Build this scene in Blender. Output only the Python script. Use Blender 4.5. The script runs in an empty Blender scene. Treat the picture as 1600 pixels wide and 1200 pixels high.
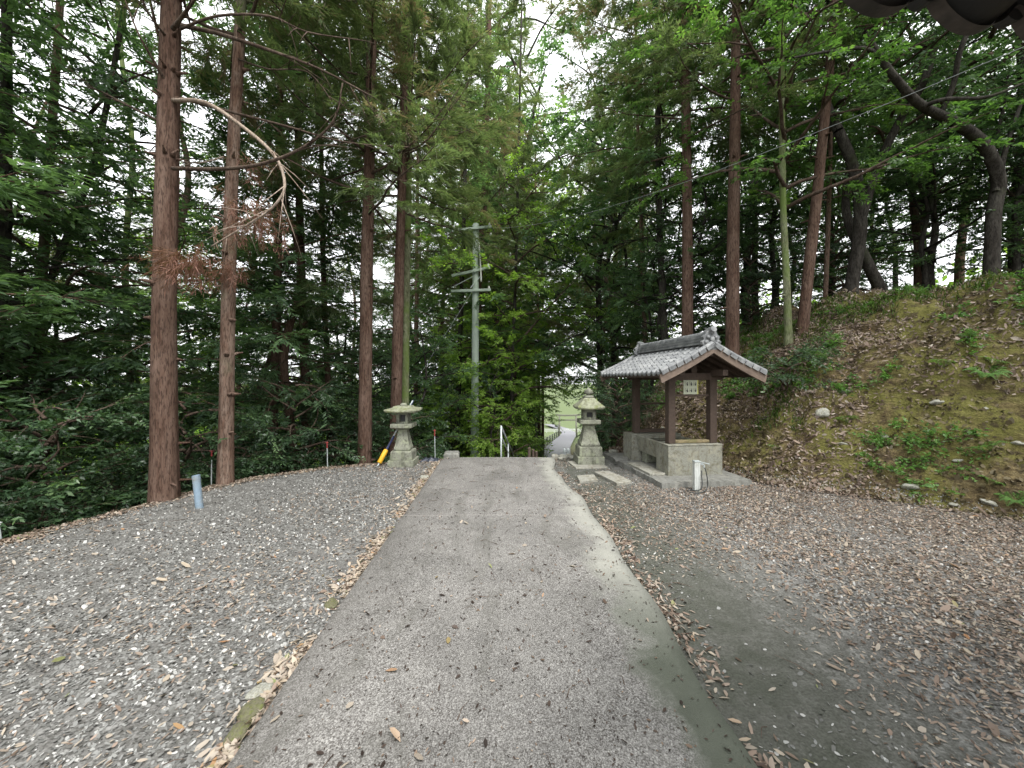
import bpy, math, random
import numpy as np
from mathutils import Vector, Matrix, noise as mnoise

# ------------------------------------------------------------------ camera, sky, sun, exposure
scene = bpy.context.scene
C = scene.collection
F = 600.0; HZ = 592.0; EYE = 1.7
cam_d = bpy.data.cameras.new("camera"); cam = bpy.data.objects.new("camera", cam_d); C.objects.link(cam)
cam.location = (0, 0, EYE); cam.rotation_euler = (math.radians(90), 0, 0)
cam_d.sensor_width = 36; cam_d.lens = 36*F/1600; cam_d.shift_y = -(600-HZ)/1600
cam_d.clip_start = 0.05; cam_d.clip_end = 3000
scene.camera = cam
world = bpy.data.worlds.new("World"); scene.world = world; world.use_nodes = True
wn = world.node_tree; wn.nodes.clear()
sky = wn.nodes.new('ShaderNodeTexSky'); sky.sky_type = 'NISHITA'; sky.sun_disc = False
sky.sun_elevation = math.radians(58); sky.sun_rotation = math.radians(150)
sky.air_density = 1.0; sky.dust_density = 5.0; sky.ozone_density = 1.0
bw = wn.nodes.new('ShaderNodeRGBToBW')
cl = wn.nodes.new('ShaderNodeMapRange'); cl.inputs['From Min'].default_value = 0; cl.inputs['From Max'].default_value = 30
cl.inputs['To Min'].default_value = 7.0; cl.inputs['To Max'].default_value = 15.0     # an even cloud layer over the sky
tn = wn.nodes.new('ShaderNodeMix'); tn.data_type = 'RGBA'; tn.blend_type = 'MULTIPLY'; tn.inputs[0].default_value = 1.0
tn.inputs[7].default_value = (0.97, 0.985, 1.0, 1)
mx = wn.nodes.new('ShaderNodeMix'); mx.data_type = 'RGBA'; mx.inputs[0].default_value = 0.93
bg = wn.nodes.new('ShaderNodeBackground'); bg.inputs[1].default_value = 0.15
wo = wn.nodes.new('ShaderNodeOutputWorld')
wn.links.new(sky.outputs[0], bw.inputs[0]); wn.links.new(bw.outputs[0], cl.inputs[0])
wn.links.new(cl.outputs[0], tn.inputs[6]); wn.links.new(sky.outputs[0], mx.inputs[6]); wn.links.new(tn.outputs[2], mx.inputs[7])
wn.links.new(mx.outputs[2], bg.inputs[0]); wn.links.new(bg.outputs[0], wo.inputs[0])
sun_d = bpy.data.lights.new("sun", 'SUN'); sun_d.energy = 1.5; sun_d.angle = math.radians(25); sun_d.color = (1, 0.97, 0.92)
sun = bpy.data.objects.new("sun", sun_d); C.objects.link(sun)
sun.rotation_euler = (math.radians(32), 0, math.radians(30)); sun.location = (5, -8, 20)
scene.view_settings.view_transform = 'Standard'; scene.view_settings.look = 'None'
scene.view_settings.exposure = 1.22; scene.view_settings.gamma = 1
scene.cycles.max_bounces = 7; scene.cycles.diffuse_bounces = 5; scene.cycles.transmission_bounces = 4
scene.cycles.glossy_bounces = 2; scene.cycles.use_denoising = True

R = random.Random(7); rng = np.random.default_rng(11)
def P(x, y, Y): return Vector(((x-800)/F*Y, Y, EYE-(y-HZ)/F*Y))
def G(x, y): Y = F*EYE/(y-HZ); return ((x-800)/F*Y, Y)

# ------------------------------------------------------------------ scene tree helpers
def tag(o, label=None, cat=None, group=None, kind=None):
    if label: o['label'] = label
    if cat: o['category'] = cat
    if group: o['group'] = group
    if kind: o['kind'] = kind
    return o
def empty(name, loc, label, cat, group=None, rz=0):
    o = bpy.data.objects.new(name, None); C.objects.link(o); o.location = loc; o.rotation_euler = (0, 0, rz)
    o.empty_display_size = 0.1
    return tag(o, label, cat, group)
def npmesh(name, v, f, smooth=False, var=None):
    """v (N,3), f (M,k) uniform polygons"""
    v = np.asarray(v, np.float32); f = np.asarray(f, np.int32); M, k = f.shape
    me = bpy.data.meshes.new(name)
    me.vertices.add(len(v)); me.vertices.foreach_set('co', v.ravel())
    me.loops.add(M*k); me.loops.foreach_set('vertex_index', f.ravel())
    me.polygons.add(M); me.polygons.foreach_set('loop_start', np.arange(0, M*k, k, dtype=np.int32))
    me.update(calc_edges=True)
    if smooth: me.polygons.foreach_set('use_smooth', np.ones(M, bool))
    if var is not None:
        a = me.attributes.new('var', 'FLOAT', 'FACE'); a.data.foreach_set('value', np.asarray(var, np.float32))
    return me
def link(name, me, mat, parent=None, loc=None):
    o = bpy.data.objects.new(name, me); C.objects.link(o)
    if mat is not None and not me.materials: me.materials.append(mat)
    if parent is not None: o.parent = parent
    if loc is not None: o.location = loc
    return o
class MB:
    def __init__(s): s.v = []; s.f = []
    def add(s, v, f):
        n = len(s.v); s.v += [tuple(p) for p in v]; s.f += [tuple(i+n for i in q) for q in f]; return s
    def box(s, c, d, rz=0, rx=0, ry=0, taper=1.0):
        m = Matrix.Translation(c) @ Matrix.Rotation(rz, 4, 'Z') @ Matrix.Rotation(ry, 4, 'Y') @ Matrix.Rotation(rx, 4, 'X')
        h = [a/2 for a in d]; v = []
        for z in (-1, 1):
            t = taper if z > 0 else 1
            for x, y in ((-1, -1), (1, -1), (1, 1), (-1, 1)): v.append(m @ Vector((x*h[0]*t, y*h[1]*t, z*h[2])))
        return s.add(v, [(0, 3, 2, 1), (4, 5, 6, 7), (0, 1, 5, 4), (1, 2, 6, 5), (2, 3, 7, 6), (3, 0, 4, 7)])
    def bar(s, a, b, w, h=None, roll=0):
        a = Vector(a); b = Vector(b); d = b-a; L = d.length; q = d.to_track_quat('X', 'Z').to_matrix().to_4x4()
        m = Matrix.Translation((a+b)/2) @ q @ Matrix.Rotation(roll, 4, 'X'); h = h or w; v = []
        for z in (-.5, .5):
            for x, y in ((-.5, -.5), (.5, -.5), (.5, .5), (-.5, .5)): v.append(m @ Vector((x*L, y*w, z*h)))
        return s.add(v, [(0, 3, 2, 1), (4, 5, 6, 7), (0, 1, 5, 4), (1, 2, 6, 5), (2, 3, 7, 6), (3, 0, 4, 7)])
    def tube(s, pts, rad, n=8, cap=True):
        v, f = tube_arr(pts, rad, n); base = len(s.v)
        s.add(v, f)
        if cap:
            s.f.append(tuple(base+i for i in range(n))[::-1]); L = len(pts)-1
            s.f.append(tuple(base+L*n+i for i in range(n)))
        return s
    def rings(s, rs, c=(0, 0, 0), rz=0):
        """stack of square rings [(half_x, half_y, z)] closed top and bottom"""
        v = []
        for r in rs:
            hx, hy, z = r[:3]; up = r[3] if len(r) > 3 else 0
            for k, (x, y) in enumerate(((-1, -1), (0, -1), (1, -1), (1, 0), (1, 1), (0, 1), (-1, 1), (-1, 0))):
                zz = z + (up if k % 2 == 0 else 0)
                cx, sx = math.cos(rz), math.sin(rz)
                v.append((c[0]+cx*x*hx-sx*y*hy, c[1]+sx*x*hx+cx*y*hy, c[2]+zz))
        f = [tuple(range(8))[::-1], tuple((len(rs)-1)*8+i for i in range(8))]
        for j in range(len(rs)-1):
            for i in range(8): f.append((j*8+i, j*8+(i+1) % 8, (j+1)*8+(i+1) % 8, (j+1)*8+i))
        return s.add(v, f)
    def build(s, name, mat, parent=None, smooth=False, bevel=0, loc=None, rough=0):
        me = bpy.data.meshes.new(name); me.from_pydata(s.v, [], s.f); me.update()
        o = link(name, me, mat, parent, loc)
        if smooth: me.polygons.foreach_set('use_smooth', [True]*len(me.polygons))
        if bevel:
            b = o.modifiers.new('bevel', 'BEVEL'); b.width = bevel; b.segments = 2; b.limit_method = 'ANGLE'
        return o
def tube_arr(pts, rad, n=8, lump=0, seed=0):
    pts = [Vector(p) for p in pts]; v = []; f = []
    up = Vector((0.03, 1, 0.02)).normalized()
    for i, p in enumerate(pts):
        d = (pts[min(i+1, len(pts)-1)]-pts[max(i-1, 0)]).normalized()
        a = d.cross(up)
        if a.length < .1: a = d.cross(Vector((1, 0, 0)))
        a.normalize(); b = d.cross(a).normalized()
        if i: 
            pass
        for k in range(n):
            t = 2*math.pi*k/n; r = rad[i]
            if lump: r *= 1+lump*mnoise.noise(Vector((math.cos(t)*1.6+seed, math.sin(t)*1.6, p.z*.5+seed)))+lump*.5*mnoise.noise(Vector((math.cos(t)*5+seed, math.sin(t)*5, p.z*1.3)))
            v.append(p+a*(math.cos(t)*r)+b*(math.sin(t)*r))
    for i in range(len(pts)-1):
        for k in range(n): f.append((i*n+k, i*n+(k+1) % n, (i+1)*n+(k+1) % n, (i+1)*n+k))
    return v, f

# ------------------------------------------------------------------ materials
def newmat(name):
    m = bpy.data.materials.new(name); m.use_nodes = True; nt = m.node_tree; nt.nodes.clear()
    out = nt.nodes.new('ShaderNodeOutputMaterial'); b = nt.nodes.new('ShaderNodeBsdfPrincipled')
    nt.links.new(b.outputs[0], out.inputs[0]); return m, nt, b, out
def nd(nt, t, **kw):
    n = nt.nodes.new(t)
    for k, v in kw.items():
        if k in n.inputs.keys(): n.inputs[k].default_value = v
        else: setattr(n, k, v)
    return n
def coords(nt, scale=(1, 1, 1), kind='Object'):
    tc = nt.nodes.new('ShaderNodeTexCoord'); mp = nt.nodes.new('ShaderNodeMapping'); mp.inputs['Scale'].default_value = scale
    nt.links.new(tc.outputs[kind], mp.inputs[0]); return mp.outputs[0]
def noise(nt, co, scale, detail=4, rough=.6, dist=0):
    n = nd(nt, 'ShaderNodeTexNoise', Scale=scale, Detail=detail, Roughness=rough, Distortion=dist); nt.links.new(co, n.inputs[0]); return n.outputs['Fac']
def ramp(nt, fac, stops, interp='LINEAR'):
    r = nt.nodes.new('ShaderNodeValToRGB'); r.color_ramp.interpolation = interp
    while len(r.color_ramp.elements) < len(stops): r.color_ramp.elements.new(.5)
    for e, (p, c) in zip(r.color_ramp.elements, stops): e.position = p; e.color = (*c, 1) if len(c) == 3 else c
    nt.links.new(fac, r.inputs[0]); return r.outputs[0]
def mix(nt, fac, a, b, mode='MIX'):
    m = nt.nodes.new('ShaderNodeMix'); m.data_type = 'RGBA'; m.blend_type = mode
    for s, v in ((m.inputs[0], fac), (m.inputs[6], a), (m.inputs[7], b)):
        if isinstance(v, (int, float)): s.default_value = v
        elif isinstance(v, tuple): s.default_value = (*v, 1) if len(v) == 3 else v
        else: nt.links.new(v, s)
    return m.outputs[2]
def bump(nt, b, h, dist=.02, strength=.6):
    n = nd(nt, 'ShaderNodeBump', Strength=strength, Distance=dist); nt.links.new(h, n.inputs['Height']); nt.links.new(n.outputs[0], b.inputs['Normal'])
def g3(v): return (v, v, v)
def simple(name, col, rough=.7, var=.25, scale=12, bmp=.003, metallic=0, stain=None):
    m, nt, b, o = newmat(name); co = coords(nt); n = noise(nt, co, scale, 6, .65); n2 = noise(nt, co, scale*.22, 4, .6)
    c = ramp(nt, n, [(.25, tuple(x*(1-var) for x in col)), (.75, tuple(min(1, x*(1+var)) for x in col))])
    if stain: c = mix(nt, ramp(nt, n2, [(.48, g3(0)), (.62, g3(1))]), c, stain)
    nt.links.new(c, b.inputs['Base Color']); b.inputs['Roughness'].default_value = rough; b.inputs['Metallic'].default_value = metallic
    bump(nt, b, n, bmp, .7); return m
def leafmat(name, stops, trans=.35, gloss=.35, rough=.45):
    m, nt, b, out = newmat(name)
    at = nt.nodes.new('ShaderNodeAttribute'); at.attribute_name = 'var'
    c = ramp(nt, at.outputs['Fac'], stops)
    nt.links.new(c, b.inputs['Base Color']); b.inputs['Roughness'].default_value = rough; b.inputs['Specular IOR Level'].default_value = gloss
    tr = nt.nodes.new('ShaderNodeBsdfTranslucent'); hs = mix(nt, 1.0, c, (1.7, 1.9, 1.0), 'MULTIPLY'); nt.links.new(hs, tr.inputs[0])
    ms = nt.nodes.new('ShaderNodeMixShader'); ms.inputs[0].default_value = trans
    nt.links.new(b.outputs[0], ms.inputs[1]); nt.links.new(tr.outputs[0], ms.inputs[2]); nt.links.new(ms.outputs[0], out.inputs[0]); return m
def barkmat(name, c0, c1, c2, zs=.12, scale=9, moss=None, mlo=.5, bd=.02):
    m, nt, b, o = newmat(name); co = coords(nt, (1, 1, zs)); n = noise(nt, co, scale, 6, .7, .3)
    co2 = coords(nt); n2 = noise(nt, co2, 1.1, 4, .6); n3 = noise(nt, coords(nt, (1, 1, .3)), 30, 3, .6)
    c = ramp(nt, n, [(.3, c0), (.5, c1), (.72, c2)])
    c = mix(nt, ramp(nt, n3, [(.35, g3(0)), (.7, g3(.45))]), c, tuple(x*.55 for x in c1))
    n5 = noise(nt, coords(nt, (1, 1, .25)), 4.5, 5, .7, .6)
    c = mix(nt, ramp(nt, n5, [(.42, g3(0)), (.66, g3(.6))]), c, tuple(min(1, x*1.15+.02) for x in c2))
    n6 = noise(nt, coords(nt, (1, 1, .18)), 60, 2, .6)
    c = mix(nt, ramp(nt, n6, [(.5, g3(0)), (.62, g3(.6))]), c, tuple(x*.5 for x in c0))
    if moss: c = mix(nt, ramp(nt, n2, [(mlo, g3(0)), (mlo+.14, g3(.85))]), c, moss)
    nt.links.new(c, b.inputs['Base Color']); b.inputs['Roughness'].default_value = .95; b.inputs['Specular IOR Level'].default_value = .15
    bump(nt, b, n, bd, 1.0); return m
M = {}
M['cedar_bark'] = barkmat('cedar_bark', (.035, .02, .013), (.1, .059, .043), (.165, .11, .084), zs=.055, scale=26)
M['cedar_bark_grey'] = barkmat('cedar_bark_grey', (.05, .03, .022), (.15, .09, .065), (.26, .2, .16), zs=.06, scale=24, moss=(.12, .13, .08), mlo=.55)
M['oak_bark'] = barkmat('oak_bark', (.012, .01, .009), (.034, .029, .025), (.08, .073, .062), zs=.4, scale=10, moss=(.05, .06, .03), mlo=.56)
M['moss_bark'] = barkmat('moss_bark', (.06, .06, .035), (.15, .16, .09), (.24, .25, .16), zs=.5, scale=12, moss=(.11, .16, .04), mlo=.45, bd=.006)
M['twig'] = barkmat('twig', (.03, .02, .015), (.08, .055, .042), (.15, .11, .085), zs=1, scale=20, bd=.003)
M['dead_twig'] = barkmat('dead_twig', (.14, .1, .075), (.3, .23, .18), (.42, .35, .29), zs=1, scale=16, bd=.003)
M['broad'] = leafmat('broadleaf', [(0, (.034, .06, .034)), (.5, (.068, .125, .06)), (.85, (.12, .2, .085)), (1, (.18, .28, .11))], trans=.45, gloss=.5)
M['bright'] = leafmat('bright_leaf', [(0, (.09, .15, .035)), (.5, (.19, .3, .06)), (1, (.32, .44, .1))], trans=.5)
M['cedar'] = leafmat('cedar_needles', [(0, (.06, .07, .04)), (.4, (.105, .14, .075)), (.72, (.155, .2, .1)), (.86, (.19, .165, .125)), (1, (.23, .16, .135))], trans=.42, gloss=.15)
M['hinoki'] = leafmat('cypress_sprays', [(0, (.035, .06, .042)), (.5, (.09, .15, .075)), (1, (.17, .27, .13))], trans=.45, gloss=.2)
M['dead'] = leafmat('dead_needles', [(0, (.09, .045, .035)), (.5, (.2, .105, .08)), (1, (.32, .19, .15))], trans=.2, gloss=.1)
M['fern'] = leafmat('fern', [(0, (.05, .11, .03)), (1, (.14, .26, .07))], trans=.35)
M['grass'] = leafmat('grass', [(0, (.03, .06, .015)), (.6, (.08, .14, .03)), (1, (.2, .22, .09))], trans=.3, gloss=.1)
M['shaded_broad'] = leafmat('shaded_broadleaf', [(0, (.02, .04, .022)), (.5, (.042, .082, .038)), (.85, (.08, .145, .06)), (1, (.13, .21, .085))], trans=.3, gloss=.6)  # darker copy of the broadleaf greens, understorey shade put into the colour
M['bamboo'] = leafmat('bamboo_leaf', [(0, (.06, .09, .05)), (1, (.18, .24, .14))], trans=.4)
M['litter'] = leafmat('fallen_leaves', [(0, (.05, .03, .022)), (.22, (.11, .08, .06)), (.45, (.25, .185, .145)), (.65, (.34, .295, .245)), (.84, (.4, .335, .26)), (.95, (.3, .16, .08)), (1, (.2, .22, .1))], trans=.05, gloss=.3)
M['litter_dark'] = leafmat('dark_litter', [(0, (.02, .015, .013)), (.6, (.07, .05, .04)), (.85, (.2, .14, .1)), (1, (.45, .37, .3))], trans=.03, gloss=.3)

def stonemat(name, c, lich=(.3, .33, .2), dark=(.08, .08, .06), warm=None):
    m, nt, b, o = newmat(name); co = coords(nt); n = noise(nt, co, 60, 5, .7); n2 = noise(nt, co, 7, 5, .65); n3 = noise(nt, co, 11, 6, .7)
    col = ramp(nt, n, [(.3, tuple(x*.6 for x in c)), (.5, c), (.75, tuple(min(1, x*1.35) for x in c))])
    col = mix(nt, ramp(nt, n2, [(.5, g3(0)), (.6, g3(.75))]), col, lich)
    col = mix(nt, ramp(nt, n3, [(.5, g3(0)), (.64, g3(.75))]), col, dark)
    n4 = noise(nt, coords(nt, (1, 1, .15)), 14, 4, .6); col = mix(nt, ramp(nt, n4, [(.5, g3(0)), (.68, g3(.55))]), col, dark)
    nt.links.new(col, b.inputs['Base Color']); b.inputs['Roughness'].default_value = .92; bump(nt, b, n2, .012, .8); return m
M['stone'] = stonemat('lantern_stone', (.21, .215, .17), lich=(.27, .29, .2), dark=(.06, .06, .045))
M['stone_moss'] = stonemat('mossy_stone', (.25, .26, .185), lich=(.16, .185, .06), dark=(.1, .1, .06))
M['cobble_moss'] = stonemat('cobble_moss', (.13, .125, .075), lich=(.12, .14, .03), dark=(.07, .06, .035))
M['concrete'] = stonemat('basin_concrete', (.22, .22, .185), lich=(.27, .26, .2), dark=(.11, .1, .065))
M['slab'] = stonemat('slab_concrete', (.18, .18, .165), lich=(.24, .235, .21), dark=(.09, .09, .075))
M['flagstone'] = stonemat('flagstone', (.27, .265, .23), lich=(.33, .32, .27), dark=(.13, .115, .08))
M['pale_stone'] = stonemat('pale_stone', (.34, .34, .3), lich=(.3, .29, .22), dark=(.1, .09, .06))
M['brown_wood'] = simple('brown_wood', (.055, .036, .026), .75, .4, 26, .004)
M['barge'] = simple('bargeboard_paint', (.15, .11, .085), .7, .25, 18, .003, stain=(.1, .07, .055))
M['old_wood'] = simple('old_wood', (.2, .16, .09), .9, .5, 20, .01, stain=(.13, .12, .05))
M['pole'] = simple('pole_paint', (.3, .36, .31), .55, .12, 5, .001, stain=(.24, .3, .24))
M['steel'] = simple('galvanised', (.42, .46, .46), .5, .15, 8, .001, .3)
M['pipe_blue'] = simple('blue_pipe', (.2, .27, .34), .6, .2, 26, .001, stain=(.2, .22, .22))
M['white'] = simple('white_plastic', (.5, .52, .5), .55, .14, 20, .001, stain=(.36, .37, .31))
M['red'] = simple('red_paint', (.22, .03, .03), .5, .2, 9, .001)
M['yellow'] = simple('yellow_plastic', (.75, .42, .03), .5, .1, 9, .002)
M['navy'] = simple('navy_plastic', (.03, .04, .12), .5, .2, 9, .001)
M['hose'] = simple('hose', (.04, .045, .045), .45, .2, 9, .001)
M['dark_fabric'] = simple('black_sheet', (.03, .035, .05), .45, .4, 14, .02)
M['wire'] = simple('wire', (.25, .27, .27), .5, .1, 9, .001)
M['dark_metal'] = simple('dark_metal', (.03, .03, .03), .5, .2, 9, .001)
M['paper'] = simple('sign_board', (.36, .38, .29), .7, .08, 9, .001)
M['ink_and_shade'] = simple('ink_and_shade', (.04, .04, .04), .7, .1, 9, .001)
M['water'], _nt, _b, _o = newmat('water'); _b.inputs['Base Color'].default_value = (.02, .025, .02, 1); _b.inputs['Roughness'].default_value = .05
M['asphalt'] = simple('asphalt', (.14, .14, .15), .9, .2, 30, .003)
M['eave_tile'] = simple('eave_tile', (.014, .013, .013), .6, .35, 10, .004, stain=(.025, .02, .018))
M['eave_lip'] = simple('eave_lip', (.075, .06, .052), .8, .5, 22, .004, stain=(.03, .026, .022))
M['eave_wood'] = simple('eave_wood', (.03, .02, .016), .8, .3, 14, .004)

def tilemat():
    m, nt, b, o = newmat('roof_tile'); co = coords(nt); n = noise(nt, co, 40, 5, .7); n2 = noise(nt, co, 9, 4, .6)
    c = ramp(nt, n2, [(.3, (.1, .105, .11)), (.5, (.185, .19, .195)), (.7, (.3, .305, .3))])
    c = mix(nt, ramp(nt, n, [(.58, g3(0)), (.7, g3(.7))]), c, (.09, .095, .09))
    nt.links.new(c, b.inputs['Base Color']); b.inputs['Roughness'].default_value = .5; bump(nt, b, n, .003, .6); return m
M['tile'] = tilemat()

# ------------------------------------------------------------------ terrain shape
POLY = [(-6.4, -14), (-6.2, -2), (-5.75, 2.5), (-5.45, 3.9), (-5.3, 4.3), (-4.97, 5.23), (-4.78, 6.15), (-4.44, 6.67), (-3.67, 7.34), (-2.6, 7.8), (-1.37, 8.2),
        (.9, 8.2), (1.6, 8.6), (2.4, 9.2), (4.2, 11.6), (7.5, 16.5), (12, 24), (30, 34), (60, 30), (60, -14)]
FOOT = [(2.9, 12.5), (2.35, 9.6), (2.45, 8.8), (2.95, 8.35), (3.45, 7.9), (3.85, 6.9), (4.1, 6.3), (4.6, 5.85), (5.3, 5.3), (6.05, 4.6), (6.6, 3.4), (6.9, 1), (7, -14), (60, -14), (60, 34), (30, 34), (10, 26), (6, 18)]
def sd_poly(x, y, poly):
    """signed distance, positive inside"""
    x = np.asarray(x, float); y = np.asarray(y, float); d = np.full(x.shape, 1e9); ins = np.zeros(x.shape, bool); n = len(poly)
    for i in range(n):
        ax, ay = poly[i]; bx, by = poly[(i+1) % n]; ex, ey = bx-ax, by-ay
        t = np.clip(((x-ax)*ex+(y-ay)*ey)/(ex*ex+ey*ey), 0, 1)
        d = np.minimum(d, np.hypot(x-ax-t*ex, y-ay-t*ey))
        c = ((ay > y) != (by > y)) & (x < (bx-ax)*(y-ay)/((by-ay) if by != ay else 1e-9)+ax); ins ^= c
    return np.where(ins, d, -d)
def vnoise(x, y, s, seed=0):
    """cheap smooth value noise on arrays"""
    x = np.asarray(x)*s+seed*17.3; y = np.asarray(y)*s+seed*9.1; xi = np.floor(x).astype(np.int64); yi = np.floor(y).astype(np.int64); fx = x-xi; fy = y-yi
    fx = fx*fx*(3-2*fx); fy = fy*fy*(3-2*fy)
    def h(a, b): 
        q = (a*374761393+b*668265263+seed*974634777) & 0xffffffff; q = ((q ^ (q >> 13))*1274126177) & 0xffffffff; return ((q ^ (q >> 16)) & 0xffff)/65535.
    return (h(xi, yi)*(1-fx)+h(xi+1, yi)*fx)*(1-fy)+(h(xi, yi+1)*(1-fx)+h(xi+1, yi+1)*fx)*fy*1.0
def fbm(x, y, s, o=4, seed=0):
    t = 0; a = .5; 
    for k in range(o): t = t+a*(vnoise(x, y, s, seed+k)-.5); s *= 2.03; a *= .5
    return t
def Hg(x, y):
    x = np.asarray(x, float); y = np.asarray(y, float)
    lx_ = np.interp(y, [13, 16, 20, 28, 38, 50, 62, 75, 90, 110, 140], [1.4, 2.0, 2.6, 3.5, 4.2, 6.0, 8.3, 10.9, 13.4, 15, 13]); x0_ = x; x = np.where(y > 12, lx_+(x-lx_)*np.clip((np.abs(x-lx_)-1.8)/1.6, 0, 1), x)
    d = np.clip(-sd_poly(x, y, POLY), 0, 110)
    z = -(4.2*(1-np.exp(-d/5))+.075*d)-.035*np.clip(y-12, 0, 90)*(d > 0)*np.clip(d/4, 0, 1)
    ld = np.abs(x-np.interp(y, [13, 16, 20, 28, 38, 50, 62, 75, 90, 110, 140], [1.4, 2.0, 2.6, 3.5, 4.2, 6.0, 8.3, 10.9, 13.4, 15, 13]))
    z = z+np.clip(d/2, 0, 1)*fbm(x, y, .35, 4, 3)*.7*np.where(y > 12, np.clip((ld-1.5)/3, 0, 1), 1)
    return z+fbm(x, y, .5, 3, 5)*.03*(d <= 0)
def Hh(x, y):
    x = np.asarray(x, float); y = np.asarray(y, float)
    d0 = sd_poly(x, y, FOOT); d = d0+fbm(x, y, .7, 3, 21)*.5
    hs = 1.15+np.clip((x-2.6)/5.2, 0, 1)*2.45
    pr = np.where(d < 1.7, np.clip(d, -.2, 9)/1.7*.74, .74+.26*(1-np.exp(-(d-1.7)/1.0)))+.012*np.clip(d-3, 0, 12)
    z = hs*pr
    k = np.clip(d/.5, 0, 1)
    led = np.abs(fbm(x*.7+y*.3, z*1.6, 1.4, 4, 31))*2
    z = z+k*(fbm(x, y, 1.2, 5, 9)*.65+fbm(x, y, 3.5, 4, 13)*.42-led*.36)+np.clip(-.06-d0*-.0, -.06, 0)
    base = np.minimum(Hg(x, y), 0.0)*np.clip(1.2-d/9, .35, 1)
    return z+base
def ground_z(x, y):
    a = float(Hg(x, y)); b = float(Hh(x, y)) if float(sd_poly(x, y, FOOT)) > -.2 else -99
    return max(a, b)
def ray(px, py, Y0=2.0, Y1=60):
    """first hit of the terrain along the sight line through a photograph pixel"""
    Y = Y0
    while Y < Y1:
        p = P(px, py, Y)
        if p.z <= ground_z(p.x, p.y): return p
        Y += .03
    return P(px, py, Y1)
def axis(a, b, s0, grow, lim):
    out = list(np.arange(a, b+1e-6, s0)); s = s0; t = out[-1]
    while t < lim[1]: s *= grow; t += s; out.append(t)
    s = s0; t = a; pre = []
    while t > lim[0]: s *= grow; t -= s; pre.append(t)
    return np.array(pre[::-1]+out)
def grid(name, xs, ys, H, mat, keep=None):
    X, Y = np.meshgrid(xs, ys); Z = H(X, Y); v = np.stack([X, Y, Z], -1).reshape(-1, 3); nx = len(xs)
    i, j = np.meshgrid(np.arange(len(xs)-1), np.arange(len(ys)-1)); a = (j*nx+i).ravel(); f = np.stack([a, a+1, a+1+nx, a+nx], 1)
    if keep is not None:
        kk = keep(X, Y).ravel(); f = f[kk[f].any(1)]
    return link(name, npmesh(name, v, f, True), mat)

# ground material: grey gravel soil on the flat, brown forest soil on the slopes
def groundmat():
    m, nt, b, o = newmat('gravel_ground'); co = coords(nt)
    big = noise(nt, co, .9, 4, .6, .5); mid = noise(nt, co, 5, 5, .65); fine = noise(nt, co, 90, 3, .7)
    vor = nd(nt, 'ShaderNodeTexVoronoi', Scale=55.0); nt.links.new(co, vor.inputs[0])
    base = ramp(nt, fine, [(.3, (.07, .068, .062)), (.5, (.125, .12, .113)), (.75, (.24, .235, .225))])
    peb = ramp(nt, vor.outputs['Color'], [(.2, (.09, .088, .08)), (.5, (.18, .178, .17)), (.9, (.34, .335, .32))])
    c = mix(nt, ramp(nt, mid, [(.42, g3(0)), (.56, g3(.75))]), base, peb)
    sx = nt.nodes.new('ShaderNodeSeparateXYZ'); nt.links.new(co, sx.inputs[0])
    # right side: finer mossy earth beside the path, browner towards the bank
    mr = nd(nt, 'ShaderNodeMapRange'); mr.inputs['From Min'].default_value = .7; mr.inputs['From Max'].default_value = 1.1; nt.links.new(sx.outputs[0], mr.inputs[0])
    mo = mix(nt, ramp(nt, mid, [(.4, g3(0)), (.65, g3(1))]), (.075, .083, .062), (.13, .128, .112))
    mr2 = nd(nt, 'ShaderNodeMapRange'); mr2.inputs['From Min'].default_value = 2.4; mr2.inputs['From Max'].default_value = 1.5; nt.links.new(sx.outputs[0], mr2.inputs[0])
    mm = nt.nodes.new('ShaderNodeMath'); mm.operation = 'MULTIPLY'; nt.links.new(mr.outputs[0], mm.inputs[0]); nt.links.new(mr2.outputs[0], mm.inputs[1])
    mm2 = nt.nodes.new('ShaderNodeMath'); mm2.operation = 'MULTIPLY'; nt.links.new(mm.outputs[0], mm2.inputs[0]); mm2.inputs[1].default_value = .85
    c = mix(nt, mm2.outputs[0], c, mix(nt, ramp(nt, fine, [(.3, g3(.1)), (.7, g3(.9))]), tuple([.06, .062, .05]), mo))
    br = nd(nt, 'ShaderNodeMapRange'); br.inputs['From Min'].default_value = 2.2; br.inputs['From Max'].default_value = 5.5; br.inputs['To Max'].default_value = .55; nt.links.new(sx.outputs[0], br.inputs[0])
    c = mix(nt, br.outputs[0], c, mix(nt, fine, (.07, .05, .038), (.2, .15, .115)))
    # slopes
    gz = nd(nt, 'ShaderNodeMapRange'); gz.inputs['From Min'].default_value = -.04; gz.inputs['From Max'].default_value = -.22; nt.links.new(sx.outputs[2], gz.inputs[0])
    soil = mix(nt, mid, (.035, .025, .016), (.11, .08, .045))
    far = nd(nt, 'ShaderNodeMapRange'); far.inputs['From Min'].default_value = -6; far.inputs['From Max'].default_value = -9; nt.links.new(sx.outputs[2], far.inputs[0])
    soil = mix(nt, far.outputs[0], soil, mix(nt, big, (.06, .085, .03), (.13, .16, .07)))
    c = mix(nt, gz.outputs[0], c, soil)
    nt.links.new(c, b.inputs['Base Color']); b.inputs['Roughness'].default_value = .95; b.inputs['Specular IOR Level'].default_value = .2
    bump(nt, b, mix(nt, .5, fine, vor.outputs['Distance']), .012, .8); return m
g = grid('ground', axis(-8, 8, .12, 1.12, (-900, 900)), axis(-1, 14, .12, 1.12, (-400, 1200)), Hg, groundmat()); tag(g, kind='structure')

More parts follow.
